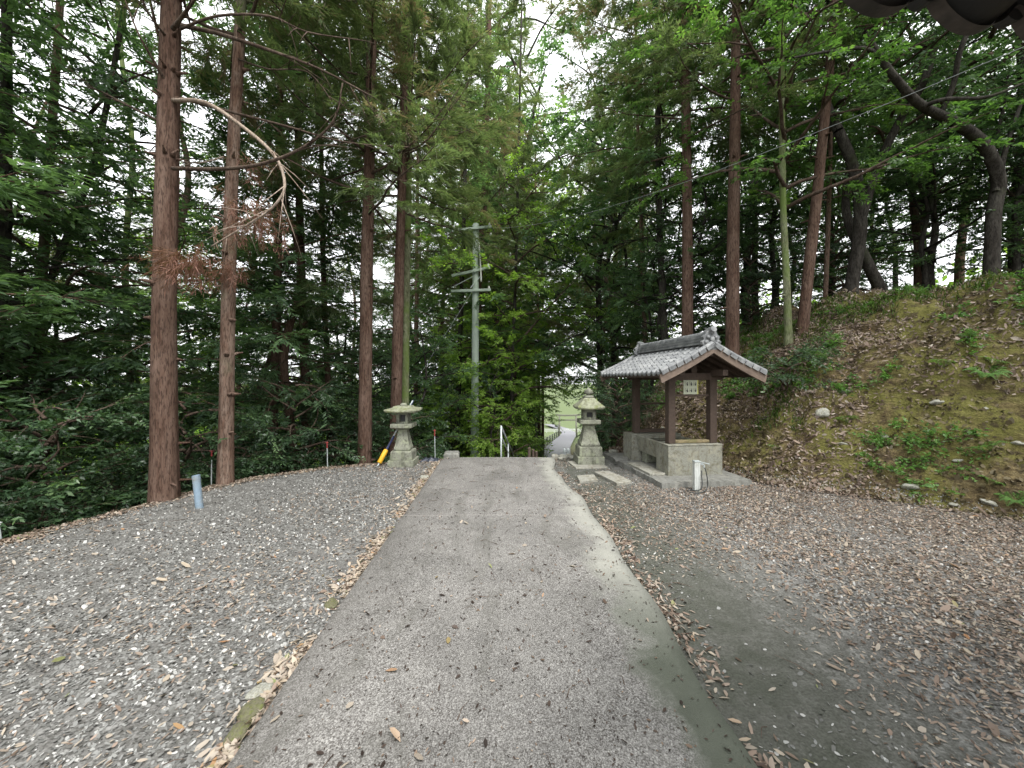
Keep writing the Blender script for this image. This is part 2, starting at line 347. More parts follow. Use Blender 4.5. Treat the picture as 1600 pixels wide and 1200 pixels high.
def bankmat():
    m, nt, b, o = newmat('earth_bank'); co = coords(nt)
    n1 = noise(nt, co, 1.3, 5, .62, .6); n2 = noise(nt, co, 7, 6, .7); n3 = noise(nt, co, 45, 4, .7)
    n4 = noise(nt, coords(nt, (1, 1, 3.2)), 3.2, 6, .7, .8)
    earth = ramp(nt, n4, [(.36, (.038, .03, .017)), (.46, (.12, .09, .045)), (.56, (.21, .165, .082)), (.7, (.31, .26, .155))])
    earth = mix(nt, ramp(nt, n3, [(.4, g3(.5)), (.62, g3(0))]), earth, (.05, .035, .02))
    moss = mix(nt, n3, (.07, .075, .018), (.24, .23, .065))
    c = mix(nt, ramp(nt, n1, [(.44, g3(0)), (.58, g3(.8))]), earth, moss)
    c = mix(nt, ramp(nt, n2, [(.52, g3(0)), (.62, g3(.8))]), c, (.05, .036, .025))
    sx = nt.nodes.new('ShaderNodeSeparateXYZ'); nt.links.new(co, sx.inputs[0])
    nt.links.new(c, b.inputs['Base Color']); b.inputs['Roughness'].default_value = .95; b.inputs['Specular IOR Level'].default_value = .15
    bump(nt, b, mix(nt, .6, n2, n4), .14, 1.0); return m
h = grid('hillside', axis(2, 10.5, .04, 1.15, (1.9, 58)), axis(2.5, 11.5, .04, 1.15, (-12, 33)), Hh, bankmat(), keep=lambda X, Y: sd_poly(X, Y, FOOT) > -.35)
tag(h, kind='structure')

# concrete path
PL = [(-1.2, -4), (-1.23, 1.68), (-1.27, 2.77), (-1.34, 5), (-1.42, 7), (-1.46, 7.97), (-1.30, 8.2)]
PR = [(1.05, -4), (1.04, 1.68), (1.06, 2.44), (1.05, 3.42), (1.01, 4.6), (.975, 5.5), (.86, 6.2), (.79, 6.9), (.86, 7.7), (.88, 8.2)]
def pathmat():
    m, nt, b, o = newmat('washed_concrete'); co = coords(nt)
    fine = noise(nt, co, 140, 2, .6); vor = nd(nt, 'ShaderNodeTexVoronoi', Scale=120.0); nt.links.new(co, vor.inputs[0])
    big = noise(nt, co, 1.3, 4, .6); mid = noise(nt, co, 6, 4, .6)
    agg = ramp(nt, vor.outputs['Color'], [(.15, (.07, .062, .056)), (.45, (.14, .133, .125)), (.7, (.245, .236, .225)), (.95, (.42, .405, .38))])
    agg = mix(nt, .45, agg, ramp(nt, fine, [(.38, (.045, .04, .036)), (.5, (.16, .153, .145)), (.63, (.43, .42, .4))]))
    agg = mix(nt, 1.0, agg, ramp(nt, big, [(.3, g3(.74)), (.7, g3(1.2))]), 'MULTIPLY')
    st = noise(nt, coords(nt, (1.6, .45, 1)), 1.7, 6, .7, 1.2)
    agg = mix(nt, ramp(nt, st, [(.5, g3(0)), (.64, g3(.5))]), agg, (.1, .097, .085))
    agg = mix(nt, ramp(nt, mid, [(.5, g3(0)), (.75, g3(.25))]), agg, (.3, .29, .27))
    at = nt.nodes.new('ShaderNodeAttribute'); at.attribute_name = 'edge'   # metres from the right edge
    sx = nt.nodes.new('ShaderNodeSeparateXYZ'); nt.links.new(co, sx.inputs[0])
    def math_(op, a, c_):
        k = nt.nodes.new('ShaderNodeMath'); k.operation = op
        for s, v in ((k.inputs[0], a), (k.inputs[1], c_)):
            if isinstance(v, (int, float)): s.default_value = v
            else: nt.links.new(v, s)
        return k.outputs[0]
    wob = math_('MULTIPLY', math_('SUBTRACT', noise(nt, co, 2.2, 5, .65), .5), .75)
    e = math_('ADD', at.outputs['Fac'], wob)
    le = nd(nt, 'ShaderNodeMapRange'); le.inputs['From Min'].default_value = 1.75; le.inputs['From Max'].default_value = 2.35; le.inputs['To Max'].default_value = .4; nt.links.new(e, le.inputs[0])
    agg = mix(nt, le.outputs[0], agg, (.075, .07, .063))
    rm = nd(nt, 'ShaderNodeMapRange'); rm.inputs['From Min'].default_value = .34; rm.inputs['From Max'].default_value = .1; nt.links.new(e, rm.inputs[0])
    smooth = mix(nt, mid, (.25, .248, .22), (.37, .365, .33))
    smooth = mix(nt, ramp(nt, fine, [(.35, g3(.35)), (.6, g3(0))]), smooth, (.2, .2, .17))
    c = mix(nt, rm.outputs[0], agg, smooth)
    # moss creeps over the near part of the edge
    ym = nd(nt, 'ShaderNodeMapRange'); ym.inputs['From Min'].default_value = 3.5; ym.inputs['From Max'].default_value = 2.3; nt.links.new(sx.outputs[1], ym.inputs[0])
    e2 = nd(nt, 'ShaderNodeMapRange'); e2.inputs['From Min'].default_value = .36; e2.inputs['From Max'].default_value = .2; nt.links.new(e, e2.inputs[0])
    c = mix(nt, math_('MULTIPLY', math_('MULTIPLY', ym.outputs[0], e2.outputs[0]), .9), c, mix(nt, mid, (.05, .058, .042), (.1, .11, .085)))
    cv = nd(nt, 'ShaderNodeTexVoronoi', Scale=.55); cv.feature = 'DISTANCE_TO_EDGE'
    cd_ = nt.nodes.new('ShaderNodeVectorMath'); cd_.operation = 'ADD'; nt.links.new(co, cd_.inputs[0])
    cn = nd(nt, 'ShaderNodeTexNoise', Scale=5.0, Detail=6.0); nt.links.new(co, cn.inputs[0]); cs_ = nt.nodes.new('ShaderNodeVectorMath'); cs_.operation = 'SCALE'; cs_.inputs['Scale'].default_value = .35; nt.links.new(cn.outputs['Color'], cs_.inputs[0]); nt.links.new(cs_.outputs[0], cd_.inputs[1]); nt.links.new(cd_.outputs[0], cv.inputs[0])
    ck = nd(nt, 'ShaderNodeMapRange'); ck.inputs['From Min'].default_value = .006; ck.inputs['From Max'].default_value = .001; ck.inputs['To Max'].default_value = .55; nt.links.new(cv.outputs['Distance'], ck.inputs[0])
    c = mix(nt, math_('MULTIPLY', ck.outputs[0], ramp(nt, big, [(.5, g3(0)), (.6, g3(1))])), c, (.05, .046, .04))
    # joint between two pours
    jy = math_('ABSOLUTE', math_('SUBTRACT', sx.outputs[1], 4.7), 0)
    jm = nd(nt, 'ShaderNodeMapRange'); jm.inputs['From Min'].default_value = .018; jm.inputs['From Max'].default_value = .008; jm.inputs['To Max'].default_value = .22; nt.links.new(jy, jm.inputs[0])
    c = mix(nt, jm.outputs[0], c, (.4, .37, .35))
    nt.links.new(c, b.inputs['Base Color']); b.inputs['Roughness'].default_value = .9; b.inputs['Specular IOR Level'].default_value = .25
    bump(nt, b, mix(nt, .5, fine, vor.outputs['Distance']), .006, .5); return m
def interp(pl, y): return np.interp(y, [p[1] for p in pl], [p[0] for p in pl])
def build_path():
    ys = np.arange(-4, 8.21, .08); n = 26; v = []; edge = []
    for y in ys:
        a = float(interp(PL, y)); b_ = float(interp(PR, y))+.02*math.sin(y*5)
        for k in range(n): t = k/(n-1); v.append((a+(b_-a)*t, y, .028 + .008*math.sin(math.pi*t))); edge.append((b_-a)*(1-t))
    f = []
    for j in range(len(ys)-1):
        for k in range(n-1): a = j*n+k; f.append((a, a+1, a+1+n, a+n))
    m0 = len(v); L = len(ys)
    low = []
    ring = [j*n for j in range(L-1, -1, -1)]+[k for k in range(1, n)]+[j*n+n-1 for j in range(1, L)]+[(L-1)*n+k for k in range(n-2, 0, -1)]
    for i in ring: p = v[i]; low.append(len(v)); v.append((p[0], p[1], -.08 if p[1] < 8 else -.45)); edge.append(edge[i])
    for i in range(len(ring)): j = (i+1) % len(ring); f.append((ring[i], ring[j], low[j], low[i]))
    me = npmesh('path', v, f); a = me.attributes.new('edge', 'FLOAT', 'POINT'); a.data.foreach_set('value', np.array(edge, np.float32))
    o = link('path', me, pathmat()); tag(o, kind='structure')
build_path()

# steps down from the end of the path and the asphalt lane beyond
def build_steps():
    m = MB()
    for k in range(14):
        y = 8.22+k*.36; x0 = .1+k*.06
        m.box((x0, y+.18, -.17*(k+1)-.4), (2.2, .36, .8))
    o = m.build('steps', M['slab'], bevel=.01); tag(o, kind='structure')
build_steps()
def build_lane():
    cy = [13, 16, 20, 28, 38, 50, 62, 75, 90, 110, 140]; cx = [1.4, 2.0, 2.6, 3.5, 4.2, 6.0, 8.3, 10.9, 13.4, 15, 13]
    ys = np.arange(16.5, 139, .6); v = []
    for y in ys:
        x = float(np.interp(y, cy, cx)); 
        for dx in (-1.6, -.8, 0, .8, 1.6): v.append((x+dx, y, max(float(Hg(x+q, y)) for q in (-1.6, -.8, 0, .8, 1.6))+.1+.004*y))
    f = []
    for j in range(len(ys)-1):
        for k in range(4): a = j*5+k; f.append((a, a+1, a+6, a+5))
    o = link('road', npmesh('road', v, f, True), M['asphalt']); tag(o, kind='structure')
build_lane()

# ------------------------------------------------------------------ foliage
def unit(a): return a/np.maximum(np.linalg.norm(a, axis=-1, keepdims=True), 1e-9)
def leaves(p, d, nrm, L, W, var):
    """rhombic leaves with a bent tip: p base, d direction, nrm normal"""
    s = unit(np.cross(d, nrm)); n = len(p); L = L[:, None]; W = W[:, None]
    a = p; b_ = p+d*L*.45+s*W*.5; c = p+d*L-nrm*L*.12; e = p+d*L*.45-s*W*.5
    v = np.stack([a, b_, c, e], 1).reshape(-1, 3); f = np.arange(n*4).reshape(n, 4); return v, f, var
def sprays(o, d, L, n, kind, var, seed=0):
    """o (T,3) twig origins, d (T,3) directions -> leaves along each twig"""
    T = len(o); rg = np.random.default_rng(seed)
    t = rg.random((T, n)); t = np.sort(t, 1)
    up = np.tile([0, 0, 1.], (T, 1)); side = unit(np.cross(d, up)+1e-4); nrm = unit(np.cross(side, d)+rg.normal(0, .25, (T, 3)))
    sgn = np.where(np.arange(n) % 2 == 0, 1., -1.)[None, :, None]
    droop = {'broad': .25, 'cedar': .55, 'hinoki': .3}[kind]
    p = o[:, None]+d[:, None]*(t*L[:, None])[..., None]; p[..., 2] -= droop*(t**2)*L[:, None]*.6
    if kind == 'broad':
        ld = d[:, None]*.75+side[:, None]*sgn*.75+rg.normal(0, .35, (T, n, 3)); LL, WW = .085, .036
        ld[..., 2] -= .2
    elif kind == 'cedar':
        ld = d[:, None]*1.0+side[:, None]*sgn*.35+rg.normal(0, .33, (T, n, 3)); LL, WW = .13, .016; ld[..., 2] -= .1
    else:
        ld = d[:, None]*.9+side[:, None]*sgn*.8+rg.normal(0, .18, (T, n, 3)); LL, WW = .11, .03; ld[..., 2] -= .15
    ld = unit(ld); p = p+rg.normal(0, .015, p.shape)
    nn = unit(nrm[:, None]+rg.normal(0, .45 if kind == 'broad' else .3, (T, n, 3)))
    sc = rg.uniform(.65, 1.25, T*n)
    vv = np.clip(np.repeat(var, n)+rg.normal(0, .12, T*n), 0, 1)
    return p.reshape(-1, 3), ld.reshape(-1, 3), nn.reshape(-1, 3), LL*sc, WW*sc*rg.uniform(.8, 1.2, T*n), vv
def make_limb(base, az, L, rise, curve, rd, nseg=7):
    """curved limb polyline leaving along az"""
    pts = []; p = Vector(base); pitch = rise; a = az
    for i in range(nseg+1):
        pts.append(p.copy()); st = L/nseg
        p = p+Vector((math.cos(a)*math.cos(pitch), math.sin(a)*math.cos(pitch), math.sin(pitch)))*st
        pitch += curve/nseg+rd.uniform(-.12, .12); a += rd.uniform(-.16, .16)
    return pts
def along(pts, t):
    s = t*(len(pts)-1); i = min(int(s), len(pts)-2); f = s-i; return pts[i].lerp(pts[i+1], f), (pts[i+1]-pts[i]).normalized()
def crown_from_limbs(limbs, kind, rd, seed, sec_step=.28, sec_len=.9, spray_step=.16, n=12, tmin=.2, lscale=1.0, twigs=True, sprayL=.42, keep=1.0):
    O = []; D = []; V = []; wood = MB()
    for pts, r0 in limbs:
        Ltot = sum((pts[i+1]-pts[i]).length for i in range(len(pts)-1))
        wood.tube(pts, [max(.006, r0*(1-.85*i/(len(pts)-1))) for i in range(len(pts))], 6)
        ns = max(3, int(Ltot*(1-tmin)/sec_step)); clump = rd.gauss(.5, .16)
        for k in range(ns):
            t = tmin+(1-tmin)*(k+rd.random()*.7)/ns
            if rd.random() > keep: continue
            p, d = along(pts, min(t, .995)); side = d.cross(Vector((0, 0, 1)))
            if side.length < .1: side = Vector((1, 0, 0))
            side.normalize(); sg = 1 if k % 2 else -1
            sd = (d*rd.uniform(.3, .8)+side*sg*rd.uniform(.6, 1)+Vector((0, 0, rd.uniform(-.35, .35)))).normalized()
            sl = sec_len*rd.uniform(.5, 1.15)*(1.15-.6*t)
            if k >= ns-2: sd = (d+Vector((rd.uniform(-.3, .3), rd.uniform(-.3, .3), rd.uniform(-.2, .2)))).normalized()
            q = p+sd*sl; q.z -= sl*sl*.12
            if twigs: wood.tube([p, p.lerp(q, .5)+Vector((0, 0, .03)), q], [.006, .004, .002], 3, cap=False)
            cv = clump+rd.gauss(0, .1)
            m = max(2, int(sl/spray_step))
            for j in range(m):
                u = (j+.6)/m; pp = p.lerp(q, u); dd = (sd*.8+side*rd.uniform(-.9, .9)+d*rd.uniform(-.2, .5)+Vector((0, 0, rd.uniform(-.45, .4)))).normalized()
                O.append(pp); D.append(dd); V.append(cv+rd.gauss(0, .07))
    O = np.array([tuple(a) for a in O]); D = np.array([tuple(a) for a in D]); V = np.array(V); Ls = np.full(len(O), sprayL)*rng.uniform(.6, 1.2, len(O))
    p, ld, nn, LL, WW, vv = sprays(O, D, Ls, n, kind, V, seed)
    return leaves(p, ld, nn, LL*lscale, WW*lscale, vv), wood

LEAFCOUNT = 0
def crown_mesh(name, data, mat):
    global LEAFCOUNT
    v, f, var = data; LEAFCOUNT += len(f); me = npmesh(name, v, f, False, var); me.materials.append(mat); return me
# --- crown variants
def cedar_variant(seed, zb, zt, Lmax, n_l=34, dens=1.0, keep=.7):
    rd = random.Random(seed); limbs = []
    for i in range(n_l):
        t = (i+rd.random())/n_l; z = zb+(zt-zb)*t; az = i*2.39996+rd.uniform(-.5, .5)
        L = Lmax*(1-.75*t**1.3)*rd.uniform(.65, 1.15)
        limbs.append((make_limb((0, 0, z), az, L, rd.uniform(-.2, .35), rd.uniform(-.3, .7), rd), .028*(1.1-t*.6)))
    return crown_from_limbs(limbs, 'cedar', rd, seed, .17, .9, .085, int(29*dens), .25, 1.15, sprayL=.42, keep=keep)
def hinoki_variant(seed, zb, zt, Lmax, n_l=34, keep=.7):
    rd = random.Random(seed); limbs = []
    for i in range(n_l):
        t = (i+rd.random())/n_l; z = zb+(zt-zb)*t; az = i*2.39996+rd.uniform(-.5, .5)
        L = Lmax*(1-.7*t**1.4)*rd.uniform(.6, 1.15)
        limbs.append((make_limb((0, 0, z), az, L, rd.uniform(-.1, .3), rd.uniform(-.6, .1), rd), .026*(1.1-t*.6)))
    return crown_from_limbs(limbs, 'hinoki', rd, seed, .2, .9, .11, 18, .15, 1.25, sprayL=.42, keep=keep)
def broad_limbs(rd, zb, zt, Lmax, n_l, fork=True):
    limbs = []
    for i in range(n_l):
        t = (i+rd.random())/n_l; z = zb+(zt-zb)*t; az = i*2.39996+rd.uniform(-.6, .6)
        L = Lmax*math.sqrt(max(.1, 1-(t-.35)**2*1.6))*rd.uniform(.6, 1.1)
        pts = make_limb((0, 0, z), az, L, rd.uniform(.05, .8), rd.uniform(-1.0, .1), rd); limbs.append((pts, .045*(1.1-.5*t)))
        if fork:
            p, d = along(pts, .45); limbs.append((make_limb(p, az+rd.choice((-1, 1))*rd.uniform(.5, .9), L*.55, rd.uniform(-.1, .6), -.5, rd, 5), .022))
    return limbs
def broad_variant(seed, zb, zt, Lmax, n_l=18, lscale=1.15, n=13, keep=.72):
    rd = random.Random(seed)
    return crown_from_limbs(broad_limbs(rd, zb, zt, Lmax, n_l), 'broad', rd, seed, .25, .95, .12, int(n*1.35), .25, lscale*1.1, sprayL=.42, keep=keep)

def wood_mesh(wood, name, mat):
    me = bpy.data.meshes.new(name); me.from_pydata(wood.v, [], wood.f); me.update(); me.polygons.foreach_set('use_smooth', [True]*len(me.polygons)); me.materials.append(mat); return me
CR = {}
def variant(key, gen, lm, bm='twig'):
    data, wood = gen; CR[key] = (crown_mesh(key+'_crown', data, M[lm]), wood_mesh(wood, key+'_boughs', M[bm]))
variant('cedarA', cedar_variant(1, 4.6, 16, 3.3, 46), 'cedar')
variant('cedarB', cedar_variant(2, 5.6, 16, 3.0, 44), 'cedar')
variant('cedarC', cedar_variant(3, 3.8, 15, 3.0, 42, keep=.8), 'cedar')
variant('hinokiA', hinoki_variant(4, 1.6, 13, 3.0, 52), 'hinoki')
variant('hinokiB', hinoki_variant(5, 3.0, 14, 2.8, 50), 'hinoki')
variant('broadA', broad_variant(6, 2.6, 11, 3.4, 28), 'broad')
variant('broadB', broad_variant(7, 3.6, 12.5, 3.3, 28), 'broad')
variant('broadC', broad_variant(8, 1.4, 7.5, 2.8, 24), 'broad')
variant('brightA', broad_variant(9, 2.0, 10, 3.0, 24), 'bright')
variant('shrubA', broad_variant(10, .25, 2.4, 1.3, 15, .9, 14, 1), 'shaded_broad')
variant('shrubB', broad_variant(12, .2, 3.2, 1.5, 19, .9, 14, 1), 'shaded_broad')
variant('shrubC', broad_variant(13, .2, 1.5, 1.1, 13, .8, 14, 1), 'shaded_broad')
variant('shrubD', broad_variant(14, .3, 3.0, 1.4, 16, 1.0, 13, 1), 'bright')

def trunk_mesh(name, pts, radii, mat, nseg=18, lump=.1, seed=0, flare=True, knots=0, sub=5):
    """smooth interpolated trunk with root flare and dead knots"""
    P2 = []; R2 = []; n = len(pts)
    pts = [Vector(p) for p in pts]
    for i in range(n-1):
        p0 = pts[max(i-1, 0)]; p1 = pts[i]; p2 = pts[i+1]; p3 = pts[min(i+2, n-1)]
        for k in range(sub):
            t = k/sub; P2.append(.5*((2*p1)+(p2-p0)*t+(2*p0-5*p1+4*p2-p3)*t*t+(3*p1-p0-3*p2+p3)*t**3)); R2.append(radii[i]*(1-t)+radii[i+1]*t)
    P2.append(pts[-1]); R2.append(radii[-1])
    if flare:
        z0 = P2[0].z
        for i, p in enumerate(P2): R2[i] *= 1+.22*math.exp(-max(0, (p.z-z0-.25))/.18)
    v, f = tube_arr(P2, R2, nseg, lump, seed); mb = MB(); mb.add(v, f)
    mb.f.append(tuple(len(v)-nseg+i for i in range(nseg)))
    rd = random.Random(seed+5)
    for k in range(knots):
        t = rd.uniform(.06, .9); i = int(t*(len(P2)-1)); a = rd.uniform(0, 6.28); d = Vector((math.cos(a), math.sin(a), rd.uniform(-.1, .35)))
        p = P2[i]+d*R2[i]*.85; rr = rd.uniform(.012, .028)
        mb.tube([p, p+d*.05+Vector((0, 0, .01)), p+d*rd.uniform(.09, .2)], [rr*1.8, rr, rr*.5], 6)
    me = bpy.data.meshes.new(name); me.from_pydata(mb.v, [], mb.f); me.update(); me.polygons.foreach_set('use_smooth', [True]*len(me.polygons)); me.materials.append(M[mat]); return me
def key_tree(name, label, cat, pix, Y, wpx, mat, crown=None, group=None, top=16, knots=0, cs=1.0, crz=0, cdz=0, extra=None, seed=None, lean_y=0):
    """tree whose trunk passes through the given photograph pixels at depth Y; first pixel is where it meets the ground"""
    pts = [P(x, y, Y) for x, y in pix]; seed = seed or int(pix[0][0])
    b0 = pts[0]; zg = ground_z(b0.x, b0.y); zb = min(zg, b0.z)-.12
    d0 = pts[1]-pts[0]; q = b0+d0*((zb-b0.z)/d0.z); pts[0] = q
    d = (pts[-1]-pts[-2]).normalized(); 
    if Y > 12: top = 20
    if pts[-1].z < top: 
        dd = Vector((d.x*.6, 0, 1)).normalized(); k = (top-pts[-1].z); pts += [pts[-1]+dd*k*.5, pts[-1]+dd*k]
    n = len(pts); r = wpx/2/F*Y/math.sqrt(1+((pix[0][0]-800)/F)**2)
    if Y > 12 and cs == 1: cs = 1.35
    H = pts[-1].z-pts[0].z
    rad = [max(.02, r*(1-.62*((p.z-pts[0].z)/H)**1.1)) for p in pts]
    t = empty(name, pts[0], label, cat, group); L0 = pts[0]
    loc = [p-L0 for p in pts]
    link('trunk', trunk_mesh('trunk', loc, rad, mat, seed=seed, knots=knots), None, t)
    if crown:
        cm, wm = CR[crown]
        mid = loc[len(loc)//2]; ax = loc[-1]-loc[0]
        lean = Vector((ax.x, ax.y, ax.z)).normalized().to_track_quat('Z', 'Y')
        for nm, me in (('boughs', wm), ('crown', cm)):
            o = link(nm, me, None, t); o.rotation_mode = 'QUATERNION'; 
            o.rotation_quaternion = lean @ Matrix.Rotation(crz, 3, 'Z').to_quaternion(); o.scale = (cs, cs, cs); o.location = (0, 0, cdz)
    return t
def generic_tree(crown, mat, r=.13, h=15):
    rd = random.Random(hash(crown) % 99 if False else sum(map(ord, crown)))
    pts = [Vector((rd.uniform(-.12, .12)*k, rd.uniform(-.12, .12)*k, h*k/6)) for k in range(7)]; pts[0].z = -.3
    me = trunk_mesh('trunk_'+crown, pts, [r*(1-.8*k/6) for k in range(7)], mat, 10, .08, 3); w = CR[crown][1]
    n0 = len(me.vertices); V = [tuple(v.co) for v in me.vertices]+[tuple(v.co) for v in w.vertices]
    Fc = [tuple(p.vertices) for p in me.polygons]+[tuple(i+n0 for i in p.vertices) for p in w.polygons]
    m2 = bpy.data.meshes.new('trunk_'+crown); m2.from_pydata(V, [], Fc); m2.update(); m2.polygons.foreach_set('use_smooth', [True]*len(Fc)); m2.materials.append(M[mat]); return m2
TM = {k: generic_tree(k, m, r, h) for k, m, r, h in (('cedarA', 'cedar_bark', .17, 17), ('cedarB', 'cedar_bark', .15, 17), ('cedarC', 'cedar_bark_grey', .13, 15), ('hinokiA', 'cedar_bark_grey', .12, 12),
      ('hinokiB', 'cedar_bark', .13, 13), ('broadA', 'oak_bark', .14, 9.5), ('broadB', 'oak_bark', .15, 11), ('broadC', 'oak_bark', .11, 7.5), ('brightA', 'oak_bark', .1, 9),
      ('shrubA', 'twig', .03, 2.3), ('shrubB', 'twig', .035, 3), ('shrubC', 'twig', .025, 1.4), ('shrubD', 'twig', .03, 2.8))}
def plant(name, key, x, y, label, cat, group, s=1.0, rz=0, dz=0):
    z = ground_z(x, y)+dz
    t = empty(name, (x, y, z), label, cat, group, rz); t.scale = (s, s, s)
    cm, wm = CR[key]; 
    link('trunk' if 'shrub' not in key else 'stem', TM[key], None, t)
    link('crown' if 'shrub' not in key else 'foliage', cm, None, t); return t
#TREES
M['fresh'] = leafmat('fresh_leaf', [(0, (.04, .08, .022)), (.5, (.085, .165, .045)), (.85, (.14, .24, .06)), (1, (.2, .32, .08))], trans=.45, gloss=.5)
variant('brightB', broad_variant(15, 3.0, 9.5, 3.3, 30, 1.0, 18), 'fresh')
TM['brightB'] = TM['brightA']
# ------------------------------------------------------------------ the trees one can tell apart
KT = [
 # name, label, pixels from the ground up, depth, trunk width px, bark, crown, knots, dz
 ('cedar_tree', 'thickest red-brown cedar trunk, standing at the gravel edge beside the blue pipe', [(256, 782), (257, 500), (261, 250), (268, 0)], 5.45, 46, 'cedar_bark', 'cedarB', 46, 2.0),
 ('cedar_tree', 'slimmer reddish cedar with vines and brown dead sprays, next behind the thickest trunk', [(352, 757), (356, 500), (364, 250), (377, 0)], 6.25, 26, 'cedar_bark_grey', 'cedarB', 30, 1.6),
 ('cedar_tree', 'straight red cedar rising behind the gravel just left of the mossy-roofed lantern', [(570, 724), (573, 450), (577, 250), (582, 0)], 8.4, 23, 'cedar_bark', 'cedarA', 22, 1.4),
 ('cedar_tree', 'red cedar directly behind the mossy-roofed lantern, left one of a close pair', [(617, 715), (623, 450), (629, 250), (634, 0)], 9.4, 19, 'cedar_bark', 'cedarA', 18, 2.6),
 ('cedar_tree', 'mossy green-sided cedar directly behind the mossy-roofed lantern, right one of a close pair', [(632, 715), (635, 450), (639, 250), (642, 0)], 10.2, 14, 'moss_bark', 'cedarB', 10, 2.6),
 ('cedar_tree', 'dark cedar trunk rising close behind the pale utility pole', [(735, 715), (748, 450), (757, 300), (763, 120)], 17.5, 15, 'cedar_bark', 'cedarB', 14, 2.2),
 ('cedar_tree', 'reddish cedar trunk emerging above the middle of the tiled roof', [(1074, 545), (1074, 400), (1073, 250), (1070, 60)], 10.4, 20, 'cedar_bark', 'cedarA', 14, 1.6),
 ('cedar_tree', 'reddish straight cedar trunk just right of the roof ridge ornament', [(1144, 560), (1145, 400), (1148, 250), (1150, 40)], 9.3, 23, 'cedar_bark', 'cedarC', 18, 2.6),
 ('broadleaf_tree', 'slim mossy green trunk between two red cedars on top of the bank', [(1232, 540), (1229, 440), (1224, 330), (1222, 200)], 8.6, 13, 'moss_bark', 'brightB', 6, 0),
 ('cedar_tree', 'red cedar leaning to the right on top of the bank beside the slim mossy trunk', [(1252, 535), (1266, 400), (1282, 250), (1300, 60)], 8.7, 20, 'cedar_bark', 'cedarA', 16, 2.5),
 ('cedar_tree', 'thin grey trunk on the bank to the right of the leaning red cedar', [(1288, 530), (1291, 430), (1295, 330), (1298, 200)], 10.5, 9, 'cedar_bark_grey', 'hinokiB', 5, .8),
 ('cedar_tree', 'shadowy cedar at far left, thin high trunk partly hidden by green sprays', [(50, 800), (62, 500), (80, 220), (94, 0)], 8.2, 24, 'cedar_bark_grey', 'hinokiA', 14, 2.0),
 ('cedar_tree', 'dark leaning trunk among the sprays at far left', [(8, 760), (30, 620), (75, 450), (120, 330), (160, 200)], 7.6, 18, 'oak_bark', 'broadB', 6, 0),
 ('cedar_tree', 'dark trunk at the very left edge of the wood', [(-20, 800), (-6, 560), (8, 380), (10, 150)], 6.9, 30, 'oak_bark', 'hinokiA', 6, 1.6),
 ('broadleaf_tree', 'grey forked tree seen high up between the far left trunk and the thickest cedar', [(215, 740), (196, 450), (207, 240), (190, 90)], 11, 15, 'moss_bark', 'brightA', 4, 2.5),
 ('cedar_tree', 'short-looking dark reddish trunk in the undergrowth right of the vine-clad cedar', [(425, 735), (428, 640), (432, 500), (436, 300)], 9.8, 17, 'cedar_bark', 'hinokiA', 8, 1.4),
 ('cedar_tree', 'reddish trunk in the undergrowth midway between the vine-clad cedar and the lantern', [(480, 730), (477, 600), (471, 420), (466, 250)], 10.6, 17, 'cedar_bark', 'hinokiB', 8, 1.4),
 ('cedar_tree', 'thin reddish trunk behind the middle red-topped stake', [(516, 730), (514, 640), (506, 450), (503, 300)], 11.2, 11, 'cedar_bark', 'cedarC', 6, 2.2),
 ('cedar_tree', 'thin distant trunk between the lantern pair of cedars and the utility pole', [(649, 700), (651, 500), (652, 330), (654, 150)], 17, 8, 'cedar_bark_grey', 'cedarB', 4, 2.5),
 ('cedar_tree', 'dark slender trunk in the shrubs just left of the utility pole', [(713, 715), (718, 560), (722, 440), (726, 300)], 17, 9, 'oak_bark', 'hinokiB', 4, 2.2),
 ('cedar_tree', 'left one of twin pale red trunks beside the lane', [(843, 697), (842, 620), (841, 520), (838, 380)], 30, 6, 'cedar_bark', 'cedarC', 2, 2.0),
 ('cedar_tree', 'right one of twin pale red trunks beside the lane', [(848, 692), (848, 620), (848, 520), (848, 400)], 33, 5, 'cedar_bark', 'cedarC', 2, 2.5),
 ('broadleaf_tree', 'slender dark twin-stemmed tree between the pole and the lane', [(800, 715), (800, 600), (803, 500), (806, 420)], 17, 6, 'oak_bark', 'brightA', 2, .4),
 ('cedar_tree', 'thin dark trunk just left of the cedar above the roof', [(1040, 545), (1034, 440), (1030, 330), (1028, 180)], 12.5, 12, 'oak_bark', 'hinokiB', 6, 2.2),
 ('cedar_tree', 'thin straight grey trunk in the wood left of the pavilion roof', [(1008, 560), (1005, 430), (1000, 300), (996, 180)], 15, 8, 'cedar_bark_grey', 'cedarC', 4, 3.0),
]
TR = {}
for i, (nm, lb, pix, Y, w, mat, cr, kn, dz) in enumerate(KT):
    t = key_tree(nm, lb, 'tree', pix, Y, w, mat, cr, knots=kn, crz=i*1.7, cdz=dz+max(0, -P(pix[0][0], pix[0][1], Y).z*.0)); TR[i] = t
